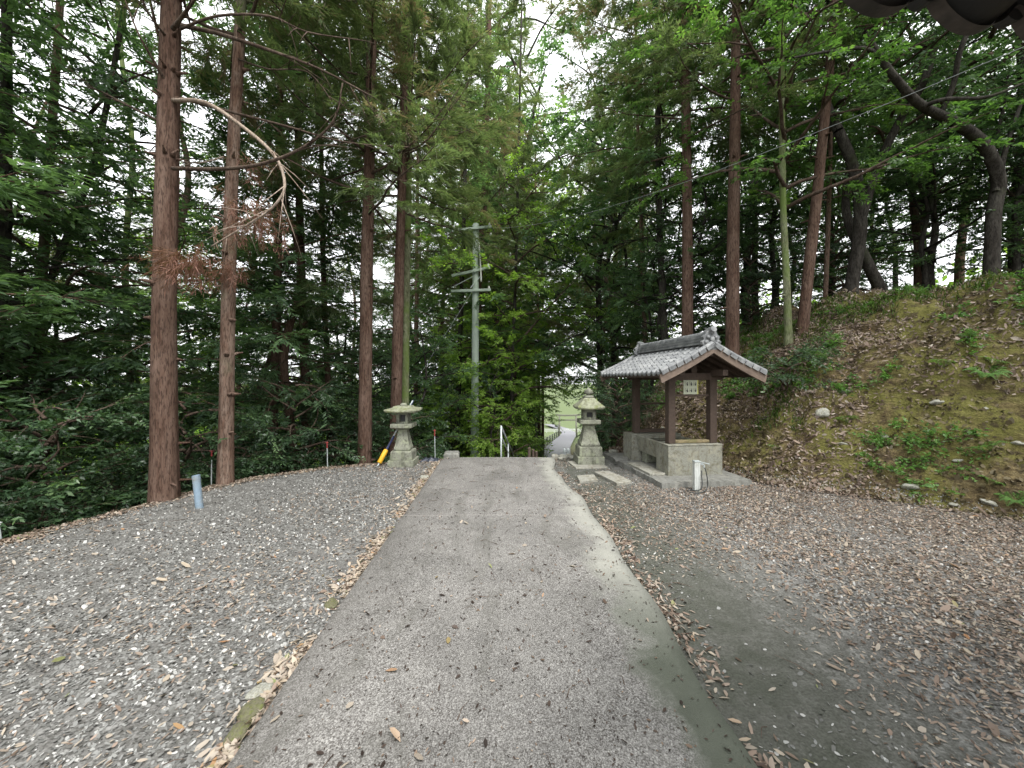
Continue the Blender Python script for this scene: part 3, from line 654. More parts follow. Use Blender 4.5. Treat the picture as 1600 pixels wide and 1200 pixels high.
# bare limbs of the two cedars nearest the camera
def limb_px(parent, pix, r0, mat='twig', name='branch', r1=.25):
    pts = [P(x, y, Y)-parent.location for x, y, Y in pix]; m = MB(); n = len(pts); q = []
    for i in range(n-1):
        p0 = pts[max(i-1, 0)]; p1 = pts[i]; p2 = pts[i+1]; p3 = pts[min(i+2, n-1)]
        for k in range(4): t = k/4; q.append(.5*((2*p1)+(p2-p0)*t+(2*p0-5*p1+4*p2-p3)*t*t+(3*p1-p0-3*p2+p3)*t**3))
    q.append(pts[-1]); m.tube(q, [r0*(1-(1-r1)*i/(len(q)-1)) for i in range(len(q))], 7)
    # side twigs
    rd = random.Random(int(pix[0][1]))
    for k in range(len(q)*2//3):
        i = rd.randrange(len(q)//3, len(q)-1); d = (q[i+1]-q[i]).normalized(); e = Vector((rd.uniform(-1, 1), rd.uniform(-1, 1), rd.uniform(-.9, .7)))+d
        L = rd.uniform(.15, .5); m.tube([q[i], q[i]+e*L*.5+Vector((0, 0, .02)), q[i]+e*L], [.007, .005, .002], 4)
    return m.build(name, M[mat], parent, smooth=True), q
T0, T1 = TR[0], TR[1]
o, q = limb_px(T0, [(270, 157, 5.4), (320, 160, 5.2), (375, 195, 5.0), (428, 242, 4.8), (445, 290, 4.7), (425, 325, 4.7), (385, 352, 4.8), (330, 385, 4.9)], .03, 'dead_twig'); o['label'] = 'pale bare branch hooking back towards the trunk'
limb_px(T0, [(270, 263, 5.3), (340, 264, 5.0), (400, 258, 4.8), (455, 240, 4.6), (500, 212, 4.5), (525, 180, 4.4), (535, 130, 4.4)], .028)
limb_px(T0, [(275, 38, 5.4), (340, 52, 5.2), (420, 78, 5.1), (500, 108, 5.0), (580, 150, 4.9)], .032)
limb_px(T0, [(272, 150, 5.5), (350, 172, 5.7), (440, 195, 5.8), (540, 222, 6.0), (640, 230, 6.2)], .026)
limb_px(T0, [(262, 132, 5.4), (240, 95, 5.2), (215, 50, 5.0), (190, -15, 4.9)], .024)
limb_px(T0, [(262, 60, 5.4), (235, 25, 5.1), (205, -30, 4.9)], .022)
limb_px(T0, [(270, 45, 5.2), (295, 12, 4.9), (330, -40, 4.7)], .03)
limb_px(T0, [(283, 45, 5.3), (340, 25, 5.0), (420, 25, 4.8), (480, 50, 4.7), (560, 62, 4.6)], .02)
limb_px(T0, [(250, 190, 5.5), (200, 165, 5.6), (150, 140, 5.8), (100, 130, 6.0)], .02)
limb_px(T1, [(350, 245, 6.2), (310, 255, 6.1), (275, 250, 6.0)], .014, 'dead_twig')
limb_px(T1, [(372, 92, 6.2), (420, 108, 6.0), (480, 112, 5.8), (520, 160, 5.7)], .016)
limb_px(TR[2], [(580, 235, 8.3), (610, 240, 8.0), (660, 225, 7.6), (700, 175, 7.4), (735, 130, 7.3)], .025)
limb_px(TR[2], [(575, 120, 8.3), (530, 110, 8.0), (480, 100, 7.8), (430, 70, 7.6)], .02)
# brown dead sprays hanging on the bare branches
def dead_spray(parent, px, n, rad, seed, d0=(1, 0, -.4)):
    rg = np.random.default_rng(seed); c = np.array(P(*px)-parent.location)
    O = c+rg.normal(0, 1, (n, 3))*np.array(rad); D = unit(np.array(d0)+rg.normal(0, .45, (n, 3)))
    p, ld, nn, LL, WW, vv = sprays(O, D, np.full(n, .3), 26, 'cedar', np.full(n, .55)+rg.normal(0, .1, n), seed)
    o = link('dead_spray', crown_mesh('dead_spray', leaves(p, ld, nn, LL*.8, WW*.55, vv), M['dead']), None, parent); o['label'] = 'brown dried needle spray'; return o
dead_spray(T0, (285, 400, 4.95), 42, (.14, .1, .06), 1, (-1, 0, -.35)); dead_spray(T0, (310, 395, 4.9), 30, (.1, .1, .08), 4, (-.5, 0, -.9))
dead_spray(T1, (395, 335, 5.6), 70, (.22, .15, .14), 2, (.3, 0, -.6)); dead_spray(T1, (362, 415, 6.0), 30, (.12, .1, .07), 3, (-.6, 0, -.5)); dead_spray(T1, (378, 250, 5.9), 18, (.14, .1, .05), 6)

# oaks on the bank: twisted dark trunks
def oak(label, limbs, crown, cs, cz, seed):
    base = P(*limbs[0][0][0]); t = empty('oak_tree', (base.x, base.y, ground_z(base.x, base.y)-.1), label, 'tree')
    mb = MB()
    for k, (pix, r0, r1) in enumerate(limbs):
        pts = [P(*p)-t.location for p in pix]; q = []; n = len(pts)
        if k == 0: pts[0].z = -.1
        for i in range(n-1):
            p0 = pts[max(i-1, 0)]; p1 = pts[i]; p2 = pts[i+1]; p3 = pts[min(i+2, n-1)]
            for j in range(5): u = j/5; q.append(.5*((2*p1)+(p2-p0)*u+(2*p0-5*p1+4*p2-p3)*u*u+(3*p1-p0-3*p2+p3)*u**3))
        q.append(pts[-1]); rr = [r0+(r1-r0)*i/(len(q)-1) for i in range(len(q))]
        if k == 0: rr = [r*(1+.4*math.exp(-i/1.5)) for i, r in enumerate(rr)]
        v, f = tube_arr(q, rr, 14, .18, seed+k); mb.add(v, f)
    o = mb.build('trunk', M['oak_bark'], t, smooth=True)
    cm, wm = CR[crown]
    for nm, me in (('boughs', wm), ('crown', cm)):
        o = link(nm, me, None, t); o.scale = (cs, cs, cs); o.location = (0, 0, cz); o.rotation_euler = (0, 0, seed)
    return t
oak('dark oak with a thick trunk forking into a wide V on the bank',
    [([(1330, 520, 9.3), (1332, 440, 9.3), (1345, 350, 9.2), (1335, 270, 9.1), (1310, 205, 9.0)], .15, .10), ([(1345, 345, 9.2), (1372, 260, 9.0), (1405, 190, 8.8), (1440, 135, 8.5), (1460, 75, 8.2)], .10, .06),
     ([(1310, 205, 9.0), (1290, 150, 9.3), (1300, 60, 9.6), (1290, -40, 10)], .1, .04)], 'broadB', 1.0, 1.2, 2)
oak('dark stem curving left at the foot of the forked oak',
    [([(1390, 500, 9.6), (1375, 450, 9.6), (1350, 400, 9.5), (1322, 330, 9.6), (1330, 240, 9.8)], .14, .07)], 'broadC', .9, 2.6, 3)
oak('large dark oak at the top of the bank with a limb arching left overhead',
    [([(1548, 445, 8.6), (1552, 340, 8.6), (1560, 280, 8.5), (1535, 225, 8.3), (1490, 190, 8.0)], .13, .095), ([(1490, 190, 8.0), (1440, 165, 7.7), (1405, 130, 7.4), (1375, 90, 7.2), (1350, 50, 7.0)], .09, .04),
     ([(1470, 178, 7.9), (1490, 130, 7.7), (1500, 80, 7.5), (1525, 20, 7.4), (1545, -60, 7.4)], .05, .03), ([(1445, 165, 7.7), (1478, 155, 7.4), (1540, 152, 7.2), (1600, 130, 7.1)], .045, .02),
     ([(1556, 300, 8.5), (1575, 220, 8.7), (1600, 150, 9)], .06, .03), ([(1400, 125, 7.4), (1360, 78, 7.1), (1300, 80, 6.9), (1240, 90, 6.7)], .04, .015)], 'broadB', 1.05, 1.0, 5)
oak('dark trunk behind the large oak near the right edge', [([(1590, 440, 10.5), (1585, 330, 10.5), (1600, 200, 10.3), (1590, 50, 10)], .14, .06)], 'broadA', 1.0, 1.0, 7)

# ------------------------------------------------------------------ the rest of the wood
rd = random.Random(5)
placed = [(t.location.x, t.location.y) for t in TR.values()]
def lane_x(y): return float(np.interp(y, [8, 13, 20, 38, 60, 90], [.5, 1, 1.8, 4.2, 8, 13]))
def fill(n, xr, yr, kinds, group, label, cond, dmin=1.5, s=(.85, 1.2), name='forest_tree', cat='tree', cl=2.6):
    k = 0; tries = 0
    while k < n and tries < 4000:
        tries += 1; x = rd.uniform(*xr); y = rd.uniform(*yr)
        if not cond(x, y) or min([math.hypot(x-a, y-b) for a, b in placed]+[99]) < dmin: continue
        if y > 8 and abs(x-lane_x(y)) < cl+.02*y: continue
        if y > 9 and .06-2.2/y < x/y < .17+2.2/y: continue
        placed.append((x, y)); key = rd.choice(kinds)
        plant(name, key, x, y, label[key] if isinstance(label, dict) else label, cat, group, rd.uniform(*s), rd.uniform(0, 6.28)); k += 1
outp = lambda x, y: float(sd_poly(x, y, POLY)) < -1.2
onb = lambda x, y: float(sd_poly(x, y, FOOT)) > 3.0
fill(13, (-20, -2.6), (9, 26), ['cedarA', 'cedarB', 'hinokiA', 'hinokiB', 'broadB', 'cedarC'], 'trees of the wood left of the gravel', 'background forest tree standing on the slope below the gravel', lambda x, y: outp(x, y) and x/y < (-.3 if y < 17 else -.12), 2.3)
fill(8, (-16, -8.2), (-1, 9), ['hinokiA', 'hinokiB', 'broadB', 'cedarA'], 'trees beyond the left edge of the gravel', 'shaded tree beyond the left edge of the gravel', outp, 2.0)
fill(10, (-10, 12), (20, 44), ['cedarB', 'brightA', 'broadA', 'hinokiB'], 'trees down the slope beyond the pole', 'distant tree down the slope beyond the utility pole', outp, 1.9, cl=1.6)
fill(16, (3.2, 22), (10, 24), ['hinokiB', 'broadB', 'cedarA', 'broadA', 'hinokiA'], 'trees of the wood above the bank', 'background forest tree above the earth bank', onb, 2.0)
fill(8, (11, 19), (-3, 12), ['broadB', 'hinokiB', 'broadA'], 'trees behind the top of the bank at the right', 'shaded tree behind the top of the bank at the right', onb, 2.2)
fill(12, (-14, 26), (-22, -9), ['broadB', 'cedarA', 'hinokiB'], 'trees behind the clearing', 'forest tree at the back of the clearing', lambda x, y: abs(x) > 5, 3.0)
for px, Y, key, sc, lab in ((945, 19, 'broadA', 1.75, 'large spreading tree right of the lane whose crown arches over it'), (773, 14.5, 'brightA', .55, 'small vivid green tree right behind the handrail'), (772, 17, 'brightA', .8, 'vivid green tree next to the foot of the utility pole'), (705, 15.5, 'brightA', .6, 'small vivid green tree left of the foot of the pole'), (822, 30, 'broadB', 2.9, 'tallest broad crown leaning over the left side of the lane'), (782, 23.5, 'cedarA', 1.8, 'tall thin-crowned cedar between the pole and the lane, under the sky gap'), (812, 36, 'brightA', 3.2, 'airy tall tree standing under the sky gap in the middle of the view'), (775, 27, 'cedarC', 1.5, 'feathery cedar behind the right side of the pole crossarms'), (700, 25, 'cedarB', 1.5, 'tall cedar on the slope left of the utility pole'), (768, 34, 'cedarC', 2.1, 'tall feathery cedar far behind the pole, at the left of the sky gap'), (790, 44, 'broadA', 2.6, 'tallest far tree at the middle of the view, under the sky gap'),
        (960, 27, 'cedarB', 1.6, 'tall drooping cedar right of the lane'), (940, 21, 'cedarC', 1.35, 'cedar at the right edge of the lane behind the tall lantern'), (960, 18, 'broadB', 1.2, 'broad dark tree behind the tall lantern'),
        (740, 42, 'cedarA', 2.0, 'far cedar right behind the utility pole'), (795, 56, 'broadB', 2.7, 'far tree closing the view above the lane, its left side'), (955, 60, 'broadB', 2.6, 'far broad tree closing the view above the lane, its right side'), (960, 33, 'hinokiB', 1.9, 'distant cypress above the tall lantern'),
        (778, 18, 'brightB', .95, 'vivid green backlit tree between the pole and the lane'), (803, 21, 'brightA', 1.0, 'second vivid green tree, nearer the lane'), (690, 19, 'brightA', .95, 'vivid green tree showing just left of the pole'), (836, 48, 'broadA', 3.0, 'tall round-topped tree at the left of the lane, filling the middle of the view'),
        (768, 25, 'brightA', 1.2, 'tall vivid green tree behind the pole and the handrail'), (832, 33, 'brightA', 1.2, 'pale green tree at the left of the far lane'),
        (660, 33, 'hinokiB', 1.9, 'far cypress between the lantern cedars and the pole'), (1000, 24, 'cedarB', 1.5, 'far cedar left of the pavilion roof')):
    xx = (px-800)/F*Y; placed.append((xx, Y)); plant('forest_tree', key, xx, Y, lab, 'tree', None, sc, px*.1)
# undergrowth
sh = 'undergrowth shrubs along the gravel edge'
def shrub_row(n, path, kinds, spread, lab, grp, s=(.8, 1.25)):
    for k in range(n):
        t = (k+rd.random()*.6)/n*(len(path)-1); i = min(int(t), len(path)-2); u = t-i
        x = path[i][0]*(1-u)+path[i+1][0]*u+rd.uniform(-spread, spread)*.5; y = path[i][1]*(1-u)+path[i+1][1]*u+rd.uniform(0, spread)
        if y > 9 and .067-1.5/y < x/y < .167+1.2/y: continue
        plant('shrub', rd.choice(kinds), x, y, lab, 'shrub', grp, rd.uniform(*s), rd.uniform(0, 6.28))
for x_, y_, k_, l_ in ((-7.4, 8.3, 'hinokiA', 'dense cypress filling the gap left of the thickest cedar'), (-5.6, 9.6, 'hinokiB', 'dense cypress behind the vine-clad cedar'), (-9.3, 6.2, 'hinokiA', 'dense cypress near the left margin of the view')):
    plant('forest_tree', k_, x_, y_, l_, 'tree', None, 1.0, x_)
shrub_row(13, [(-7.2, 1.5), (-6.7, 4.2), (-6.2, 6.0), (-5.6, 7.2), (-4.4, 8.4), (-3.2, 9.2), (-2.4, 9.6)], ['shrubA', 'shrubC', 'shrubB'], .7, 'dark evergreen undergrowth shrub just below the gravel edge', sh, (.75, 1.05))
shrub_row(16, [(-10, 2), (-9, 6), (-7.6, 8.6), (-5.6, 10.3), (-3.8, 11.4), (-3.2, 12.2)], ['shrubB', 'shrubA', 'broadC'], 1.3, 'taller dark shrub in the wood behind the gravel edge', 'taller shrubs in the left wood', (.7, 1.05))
shrub_row(15, [(-15, 5), (-12, 10), (-8, 13.5), (-5.5, 15.5), (-3.2, 18.5)], ['broadC', 'shrubB'], 1.8, 'understorey bush deep in the left wood', 'understorey of the left wood', (.9, 1.2))
shrub_row(8, [(-4.0, 19), (-1.5, 19), (-.6, 23), (0, 28)], ['shrubD', 'shrubB', 'brightA'], 1.2, 'bright green bush on the slope left of the lane', 'bushes left of the lane', (.9, 1.3))
shrub_row(6, [(3.1, 11.5), (4.2, 15), (5.5, 19), (7, 25)], ['shrubB', 'shrubD', 'broadC'], .8, 'bush on the slope right of the lane', 'bushes right of the lane', (.9, 1.2))
shrub_row(14, [(4.2, 12.5), (7, 12), (10.5, 11.5), (13, 8.5)], ['broadC', 'shrubB'], 1.6, 'dark understorey bush above the bank', 'understorey above the bank', (.7, 1.0))
for px, py, Y, key, s, lab in ((965, 590, 9.8, 'shrubA', .62, 'leafy bush between the tall lantern and the pavilion roof'), (1225, 575, 7.3, 'shrubC', .62, 'green shrub overhanging the bank just right of the pavilion roof'),
                               (965, 545, 11.5, 'shrubB', .7, 'dark bush above the tall lantern at the lane side'), (790, 610, 14, 'shrubD', 1.0, 'bright green bush behind the handrail')):
    p = P(px, py, Y); plant('shrub', key, p.x, p.y, lab, 'shrub', None, s, 1.0)

# big-leaved plant by the thick cedar
def bigleaf(loc):
    t = empty('big_leaf_plant', loc, 'plant with large glossy leaves in whorls left of the thickest cedar', 'plant')
    O = []; rg = np.random.default_rng(3); vs = []; fs = []; st = MB(); n = 0
    for k in range(9):
        c = np.array([rg.uniform(-.4, .4), rg.uniform(-.2, .25), rg.uniform(.35, .75)]); st.tube([(0, 0, -.2), tuple(c*.5), tuple(c)], [.014, .01, .006], 5)
        for j in range(11):
            a = j*2.4; d = unit(np.array([[math.cos(a), math.sin(a), rg.uniform(-.2, .5)]])); 
            v, f, _ = leaves(c[None], d, unit(np.array([[-d[0, 0]*.3, -d[0, 1]*.3, 1.]])), np.array([rg.uniform(.14, .2)]), np.array([.05]), None); vs.append(v); fs.append(f+n*4); n += 1
    link('foliage', npmesh('foliage', np.concatenate(vs), np.concatenate(fs), False, rg.uniform(.3, .9, n)), M['broad'], t); st.build('stem', M['twig'], t)
p = P(175, 775, 5.6); bigleaf((p.x, p.y, ground_z(p.x, p.y)+.1))

# far wood seen as one mass below the horizon
def far_wood():
    rg = np.random.default_rng(8); c = []
    for k in range(620):
        a = rg.uniform(-1.25, 1.25); r = rg.uniform(27, 70); x, y = math.sin(a)*r, math.cos(a)*r
        if abs(x-lane_x(y)) < 4.5 + y*.03: continue
        c.append((x, y, float(Hg(x, y))+rg.uniform(.5, 7.0), rg.uniform(1.8, 3.4)))
    c = np.array(c); i = rg.integers(0, len(c), 130000); d = unit(rg.normal(0, 1, (130000, 3))); p = c[i, :3]+d*c[i, 3:4]*rg.uniform(.75, 1.1, (130000, 1))*np.array([1, 1, .8])
    v, f, var = leaves(p, unit(rg.normal(0, 1, p.shape)), unit(d+rg.normal(0, .5, d.shape)), rg.uniform(.25, .5, 130000), rg.uniform(.16, .3, 130000), np.clip(rg.normal(.5, .2, 130000)+(i % 7-3)*.06, 0, 1))
    o = link('far_woodland', npmesh('far_woodland', v, f, False, var), M['bright']); tag(o, 'pale green wood far down the slope, seen between the trunks', 'woodland', kind='stuff')
far_wood()
# pampas / bamboo grass by the lane
def blades(name, c, n, spread, H, W, mat, seed, arch=.5):
    rg = np.random.default_rng(seed); cc = np.array(c)
    x = cc[0]+rg.normal(0, spread[0], n); y = cc[1]+rg.normal(0, spread[1], n); z = np.array([ground_z(a, b) for a, b in zip(x, y)]) if n < 3000 else np.maximum(Hg(x, y), np.where(sd_poly(x, y, FOOT) > 0, Hh(x, y), -99))
    h = H*rg.uniform(.5, 1.15, n); az = rg.uniform(0, 6.28, n); d = np.stack([np.cos(az), np.sin(az), np.zeros(n)], 1); s = np.stack([-np.sin(az), np.cos(az), np.zeros(n)], 1)*(W/2)
    b0 = np.stack([x, y, z], 1); V = []; lv = [0, .4, .75, 1]; wd = [.8, 1, .7, .1]
    for l, w in zip(lv, wd):
        q = b0+d*(arch*h*l*l)[:, None]; q[:, 2] += h*(l-.35*arch*l*l); V += [q-s*w, q+s*w]
    V = np.stack(V, 1).reshape(-1, 3); b = (np.arange(n)*8)[:, None]; f = np.concatenate([b+np.array([[0, 1, 3, 2]]), b+np.array([[2, 3, 5, 4]]), b+np.array([[4, 5, 7, 6]])], 1).reshape(-1, 4)
    me = npmesh(name, V, f, False, np.repeat(rg.random(n), 3)); me.materials.append(M[mat]); return me
for k, (x, y) in enumerate(((.3, 20.5), (-.4, 18.2), (.6, 24.5), (-.9, 16.5))):
    t = link('bamboo_grass', blades('bamboo_grass', (x, y), 900, (.45, .45), 2.4, .035, 'bamboo', 40+k, .6), None)
    tag(t, 'clump of pale arching bamboo grass on the slope left of the lane', 'bamboo grass', 'bamboo grass clumps beside the lane')
# grass and weeds on the bank crest
def bank_grass():
    rg = np.random.default_rng(4); N = 110000; x = rg.uniform(2.4, 12, N); y = rg.uniform(3, 13, N); d = sd_poly(x, y, FOOT); nz = fbm(x, y, .9, 3, 55)
    k = (d > 1.2)&(d < 4.5)&(nz+(d-2.2)*.22 > .02); k |= (d > .15)&(nz > .26); x = x[k]; y = y[k]; n = len(x); z = Hh(x, y)
    h = rg.uniform(.04, .17, n); az = rg.uniform(0, 6.28, n); d_ = np.stack([np.cos(az), np.sin(az), np.zeros(n)], 1); s = np.stack([-np.sin(az), np.cos(az), np.zeros(n)], 1)*.006
    b0 = np.stack([x, y, z-.01], 1); m = b0+d_*(h*.2)[:, None]; m[:, 2] += h*.6; e = b0+d_*(h*.7)[:, None]; e[:, 2] += h*.85
    V = np.stack([b0-s, b0+s, m+s, m-s, e, e+s*.1], 1); V = V.reshape(-1, 3); b = (np.arange(n)*6)[:, None]
    f = np.concatenate([b+np.array([[0, 1, 2, 3]]), b+np.array([[3, 2, 5, 4]])], 1).reshape(-1, 4)
    o = link('grass', npmesh('grass', V, f, False, np.repeat(rg.random(n), 2)), M['grass']); tag(o, 'short grass and weeds growing on the crest of the bank', 'grass', kind='stuff')
bank_grass()
def bank_weeds():
    rg = np.random.default_rng(14); N = 7000; x = rg.uniform(2.4, 11, N); y = rg.uniform(3, 12.5, N); d = sd_poly(x, y, FOOT); nz = fbm(x, y, .8, 3, 75)
    k = (d > .1)&(d < 4)&(nz > np.where(d > 1.4, -.05, .13)); x = x[k]; y = y[k]; z = Hh(x, y)+.02; T = len(x)
    O = np.repeat(np.stack([x, y, z], 1), 4, 0); D = unit(rg.normal(0, 1, (T*4, 3))*[1, 1, .3]+[0, -.3, .6])
    p, ld, nn, LL, WW, vv = sprays(O, D, rg.uniform(.08, .22, T*4), 8, 'broad', rg.uniform(.2, 1, T*4), 9)
    v, f, var = leaves(p, ld, nn, LL*.6, WW*.8, vv)
    o = link('ground_cover', npmesh('ground_cover', v, f, False, var), M['fern']); tag(o, 'small leafy weeds creeping over the earth bank', 'ground cover', kind='stuff')
bank_weeds()
# ferns
def fern_mesh(seed):
    rg = np.random.default_rng(seed); ps = []; ds = []; ns = []; L = []; W = []
    for k in range(9):
        a = k*.7+rg.uniform(-.2, .2); ln = rg.uniform(.22, .34); d = np.array([math.cos(a), math.sin(a), 0.])
        for j in range(16):
            t = (j+1)/16; p = d*ln*t; p[2] = .16*math.sin(t*2.4)*1.0; tng = unit((d+np.array([0, 0, .8*math.cos(t*2.4)]))[None])[0]; sd = np.array([-d[1], d[0], 0])
            for s in (-1, 1): ps.append(p); ds.append(unit((sd*s+tng*.45)[None])[0]); ns.append(np.array([0, 0, 1.])); L.append(.085*math.sin(math.pi*min(1, t*.85+.12))+.01); W.append(.02)
    v, f, _ = leaves(np.array(ps), np.array(ds), np.array(ns), np.array(L), np.array(W), None); me = npmesh('fronds', v, f, False, rg.uniform(.3, 1, len(ps))); me.materials.append(M['fern']); return me
FM = [fern_mesh(1), fern_mesh(2)]
for k, (px, py, s, lab) in enumerate(((1540, 605, 1.15, 'largest bright fern at the right of the bank below a grey root'), (1550, 575, .8, 'small bright fern directly above the largest one'), (1475, 575, .8, 'pale fern left of the largest fern'), (1325, 665, .85, 'bluish fern low in the middle of the bank'),
       (1545, 715, 1.0, 'fern low at the right end of the bank'), (1590, 785, .9, 'fern at the foot of the bank at the photo edge'), (1215, 605, .8, 'pale fern under the right end of the pavilion roof'), (1545, 765, .7, 'small fern near the white stone at the foot of the bank'),
       (1210, 705, .6, 'small fern on the mossy bump right of the pavilion'), (1145, 625, .7, 'fern behind the right roof end of the pavilion'), (1020, 610, .7, 'fern seen under the roof beyond the rear post'))):
    p = ray(px, py, 4); t = empty('fern', (p.x, p.y, ground_z(p.x, p.y)-.01), lab, 'fern', 'ferns on the bank', k*1.1); s *= .72; t.scale = (s, s, s); o = link('fronds', FM[k % 2], None, t); o.rotation_euler = (.35, -.2, 0)
# stones in the bank
def stone_mesh(seed, sub=3):
    import bmesh
    bm = bmesh.new(); bmesh.ops.create_icosphere(bm, subdivisions=sub, radius=.5)
    for v in bm.verts:
        n = mnoise.noise(v.co*2.1+Vector((seed*3.7, 0, 0))); v.co *= 1+n*.45; v.co.z *= .62
    me = bpy.data.meshes.new('stone'); bm.to_mesh(me); bm.free(); me.polygons.foreach_set('use_smooth', [True]*len(me.polygons)); me.materials.append(M['pale_stone']); return me
SM = [stone_mesh(i) for i in range(6)]
for k, (px, py, w, lab) in enumerate(((1463, 628, 20, 'white flat stone jutting from the middle of the bank'), (1421, 760, 26, 'broad pale stone at the foot of the bank'), (1487, 788, 15, 'small grey stone at the foot of the bank beside the gravel'), (1545, 786, 25, 'tilted pale slab of stone at the foot of the bank near the photo edge'),
       (1320, 612, 17, 'flat pale stone under the dark overhang of the bank'), (1382, 683, 16, 'tan oval stone halfway up the bank'), (1340, 670, 8, 'small white stone left of the tan oval stone'), (1318, 694, 15, 'grey stone below the small white one'), (1194, 654, 9, 'small white stone on the mossy bump beside the pavilion'),
       (1538, 638, 11, 'small pale stone right of the white flat stone'), (1496, 719, 14, 'tan stone right of the bank middle'), (1284, 645, 22, 'mossy angular stone left of the bank middle'), (1590, 692, 18, 'grey stone at the right edge of the bank'), (1395, 735, 8, 'tiny pale stone above the broad pale one'),
       (1010, 655, 8, 'pale stone on the bank seen through the pavilion'), (1035, 668, 8, 'second pale stone on the bank seen through the pavilion, lower right'))):
    p = ray(px, py, 4); s = w/F*p.y*.95; o = link('stone', SM[k % 6], None, None, (p.x, p.y-.01, p.z)); o.scale = (s, s*.8, s*(.65 if k != 11 else 1.2)); o.rotation_euler = (R.uniform(-.4, .1), R.uniform(-.3, .3)+(.6 if k == 3 else 0), R.uniform(-.6, .6)); tag(o, lab, 'stone', 'stones stuck in the bank')
# mossy stones in the gap beside the path
for k, (px, py, w, mt, lab) in enumerate(((412, 1083, 34, 'pale_stone', 'smooth oval cobble against the left path edge'), (400, 1110, 44, 'cobble_moss', 'mossy cobble against the left path edge, next nearer than the smooth one'), (380, 1145, 40, 'cobble_moss', 'nearest brownish mossy cobble at the left path edge'),
      (522, 945, 26, 'cobble_moss', 'small bright-mossed cobble halfway along the left path edge'), (665, 747, 18, 'pale_stone', 'small pale stone in the gravel near the far left path corner'))):
    x, y = G(px, py); me = SM[k].copy(); me.materials.clear(); me.materials.append(M[mt]); s = w/F*y; o = link('cobble', me, None, None, (x-.02, y, .012)); o.scale = (s*1.1, s*.75, s*.5); o.rotation_euler = (0, 0, 1.1+k*.3); tag(o, lab, 'stone')

# ------------------------------------------------------------------ gravel chips and fallen leaves
def surf(x, y):
    z = Hg(x, y); f = sd_poly(x, y, FOOT); zh = np.where(f > -.3, Hh(x, y), -99); onp = (x > interp(PL, y))&(x < interp(PR, y))&(y < 8.2)
    pt = (x-interp(PL, y))/(interp(PR, y)-interp(PL, y)); return np.where(onp, .029+.008*np.sin(np.pi*np.clip(pt, 0, 1)), np.maximum(z, zh)), onp, f
def chips(name, x, y, size, var, mat, label, cat, flat=.35, zoff=.003):
    n = len(x); rg = np.random.default_rng(len(x)); z = surf(x, y)[0]+zoff; a = rg.uniform(0, 6.28, n); th = np.arange(6)/6*6.283
    r = size[:, None]*rg.uniform(.7, 1.15, (n, 6)); asp = rg.uniform(.45, .9, n)[:, None]
    e = .05; zx = np.clip((surf(x+e, y)[0]-surf(x-e, y)[0])/(2*e), -2.5, 2.5); zy = np.clip((surf(x, y+e)[0]-surf(x, y-e)[0])/(2*e), -2.5, 2.5)
    zx = np.where(sd_poly(x, y, FOOT) > 0, zx, 0); zy = np.where(sd_poly(x, y, FOOT) > 0, zy, 0); N_ = unit(np.stack([-zx, -zy, np.ones(n)], 1)); U_ = unit(np.stack([np.ones(n), 0*zx, zx], 1)); V_ = np.cross(N_, U_)
    lx = np.cos(th)[None]*r; ly = np.sin(th)[None]*r*asp; X = lx*np.cos(a)[:, None]-ly*np.sin(a)[:, None]; Y = lx*np.sin(a)[:, None]+ly*np.cos(a)[:, None]
    tx = rg.normal(0, flat, n)[:, None]; ty = rg.normal(0, flat, n)[:, None]; Z = X*tx+Y*ty+np.abs(tx)*size[:, None]*.5
    v = (np.stack([x, y, z], 1)[:, None]+X[..., None]*U_[:, None]+Y[..., None]*V_[:, None]+Z[..., None]*N_[:, None]).reshape(-1, 3); f = np.arange(n*6).reshape(n, 6)
    o = link(name, npmesh(name, v, f, False, var), mat); tag(o, label, cat, kind='stuff'); return o
def falls(name, x, y, size, var, mat, label, cat, tilt=.3, zoff=.006, asp=.36, curl=.25):
    n = len(x); rg = np.random.default_rng(n+1); z = surf(x, y)[0]; e = .04
    zx = (surf(x+e, y)[0]-surf(x-e, y)[0])/(2*e); zy = (surf(x, y+e)[0]-surf(x, y-e)[0])/(2*e); zx = np.clip(zx, -2, 2); zy = np.clip(zy, -2, 2)
    a = rg.uniform(0, 6.28, n); c, s = np.cos(a), np.sin(a); L = size; W = size*asp*rg.uniform(.7, 1.3, n)
    N_ = unit(np.stack([-zx, -zy, np.ones(n)], 1)); U_ = unit(np.stack([np.ones(n), 0*zx, zx], 1)); V_ = np.cross(N_, U_); C_ = np.stack([x, y, z+zoff], 1); V = []; tx = rg.normal(0, tilt, n); ty = rg.normal(0, tilt, n); cu = rg.uniform(-.3, 1, n)*curl
    bx, by = np.zeros(n), np.zeros(n)
    bd = rg.normal(0, .12, n)
    for lx, ly, k in ((-.5, .0, 0), (.5, .0, .3), (-.17, 0, -.2), (.2, 0, -.2), (-.3, -.38, .7), (.12, -.5, 1), (-.3, .38, .7), (.12, .5, 1)):
        ly = ly+bd*4*(lx*lx-.1)
        X = (c*lx*L-s*ly*W); Y = (s*lx*L+c*ly*W); Z = X*tx+Y*ty+k*cu*W+np.abs(tx)*L*.35; V.append(C_+X[:, None]*U_+Y[:, None]*V_+Z[:, None]*N_)
    V = np.stack(V, 1).reshape(-1, 3); b = (np.arange(n)*8)[:, None]; f = np.concatenate([b+np.array([[0, 4, 2, 6]]), b+np.array([[2, 4, 5, 3]]), b+np.array([[2, 3, 7, 6]]), b+np.array([[3, 5, 1, 7]])], 1).reshape(-1, 4)
    o = link(name, npmesh(name, V, f, False, np.repeat(var, 4)), mat); tag(o, label, cat, kind='stuff'); return o
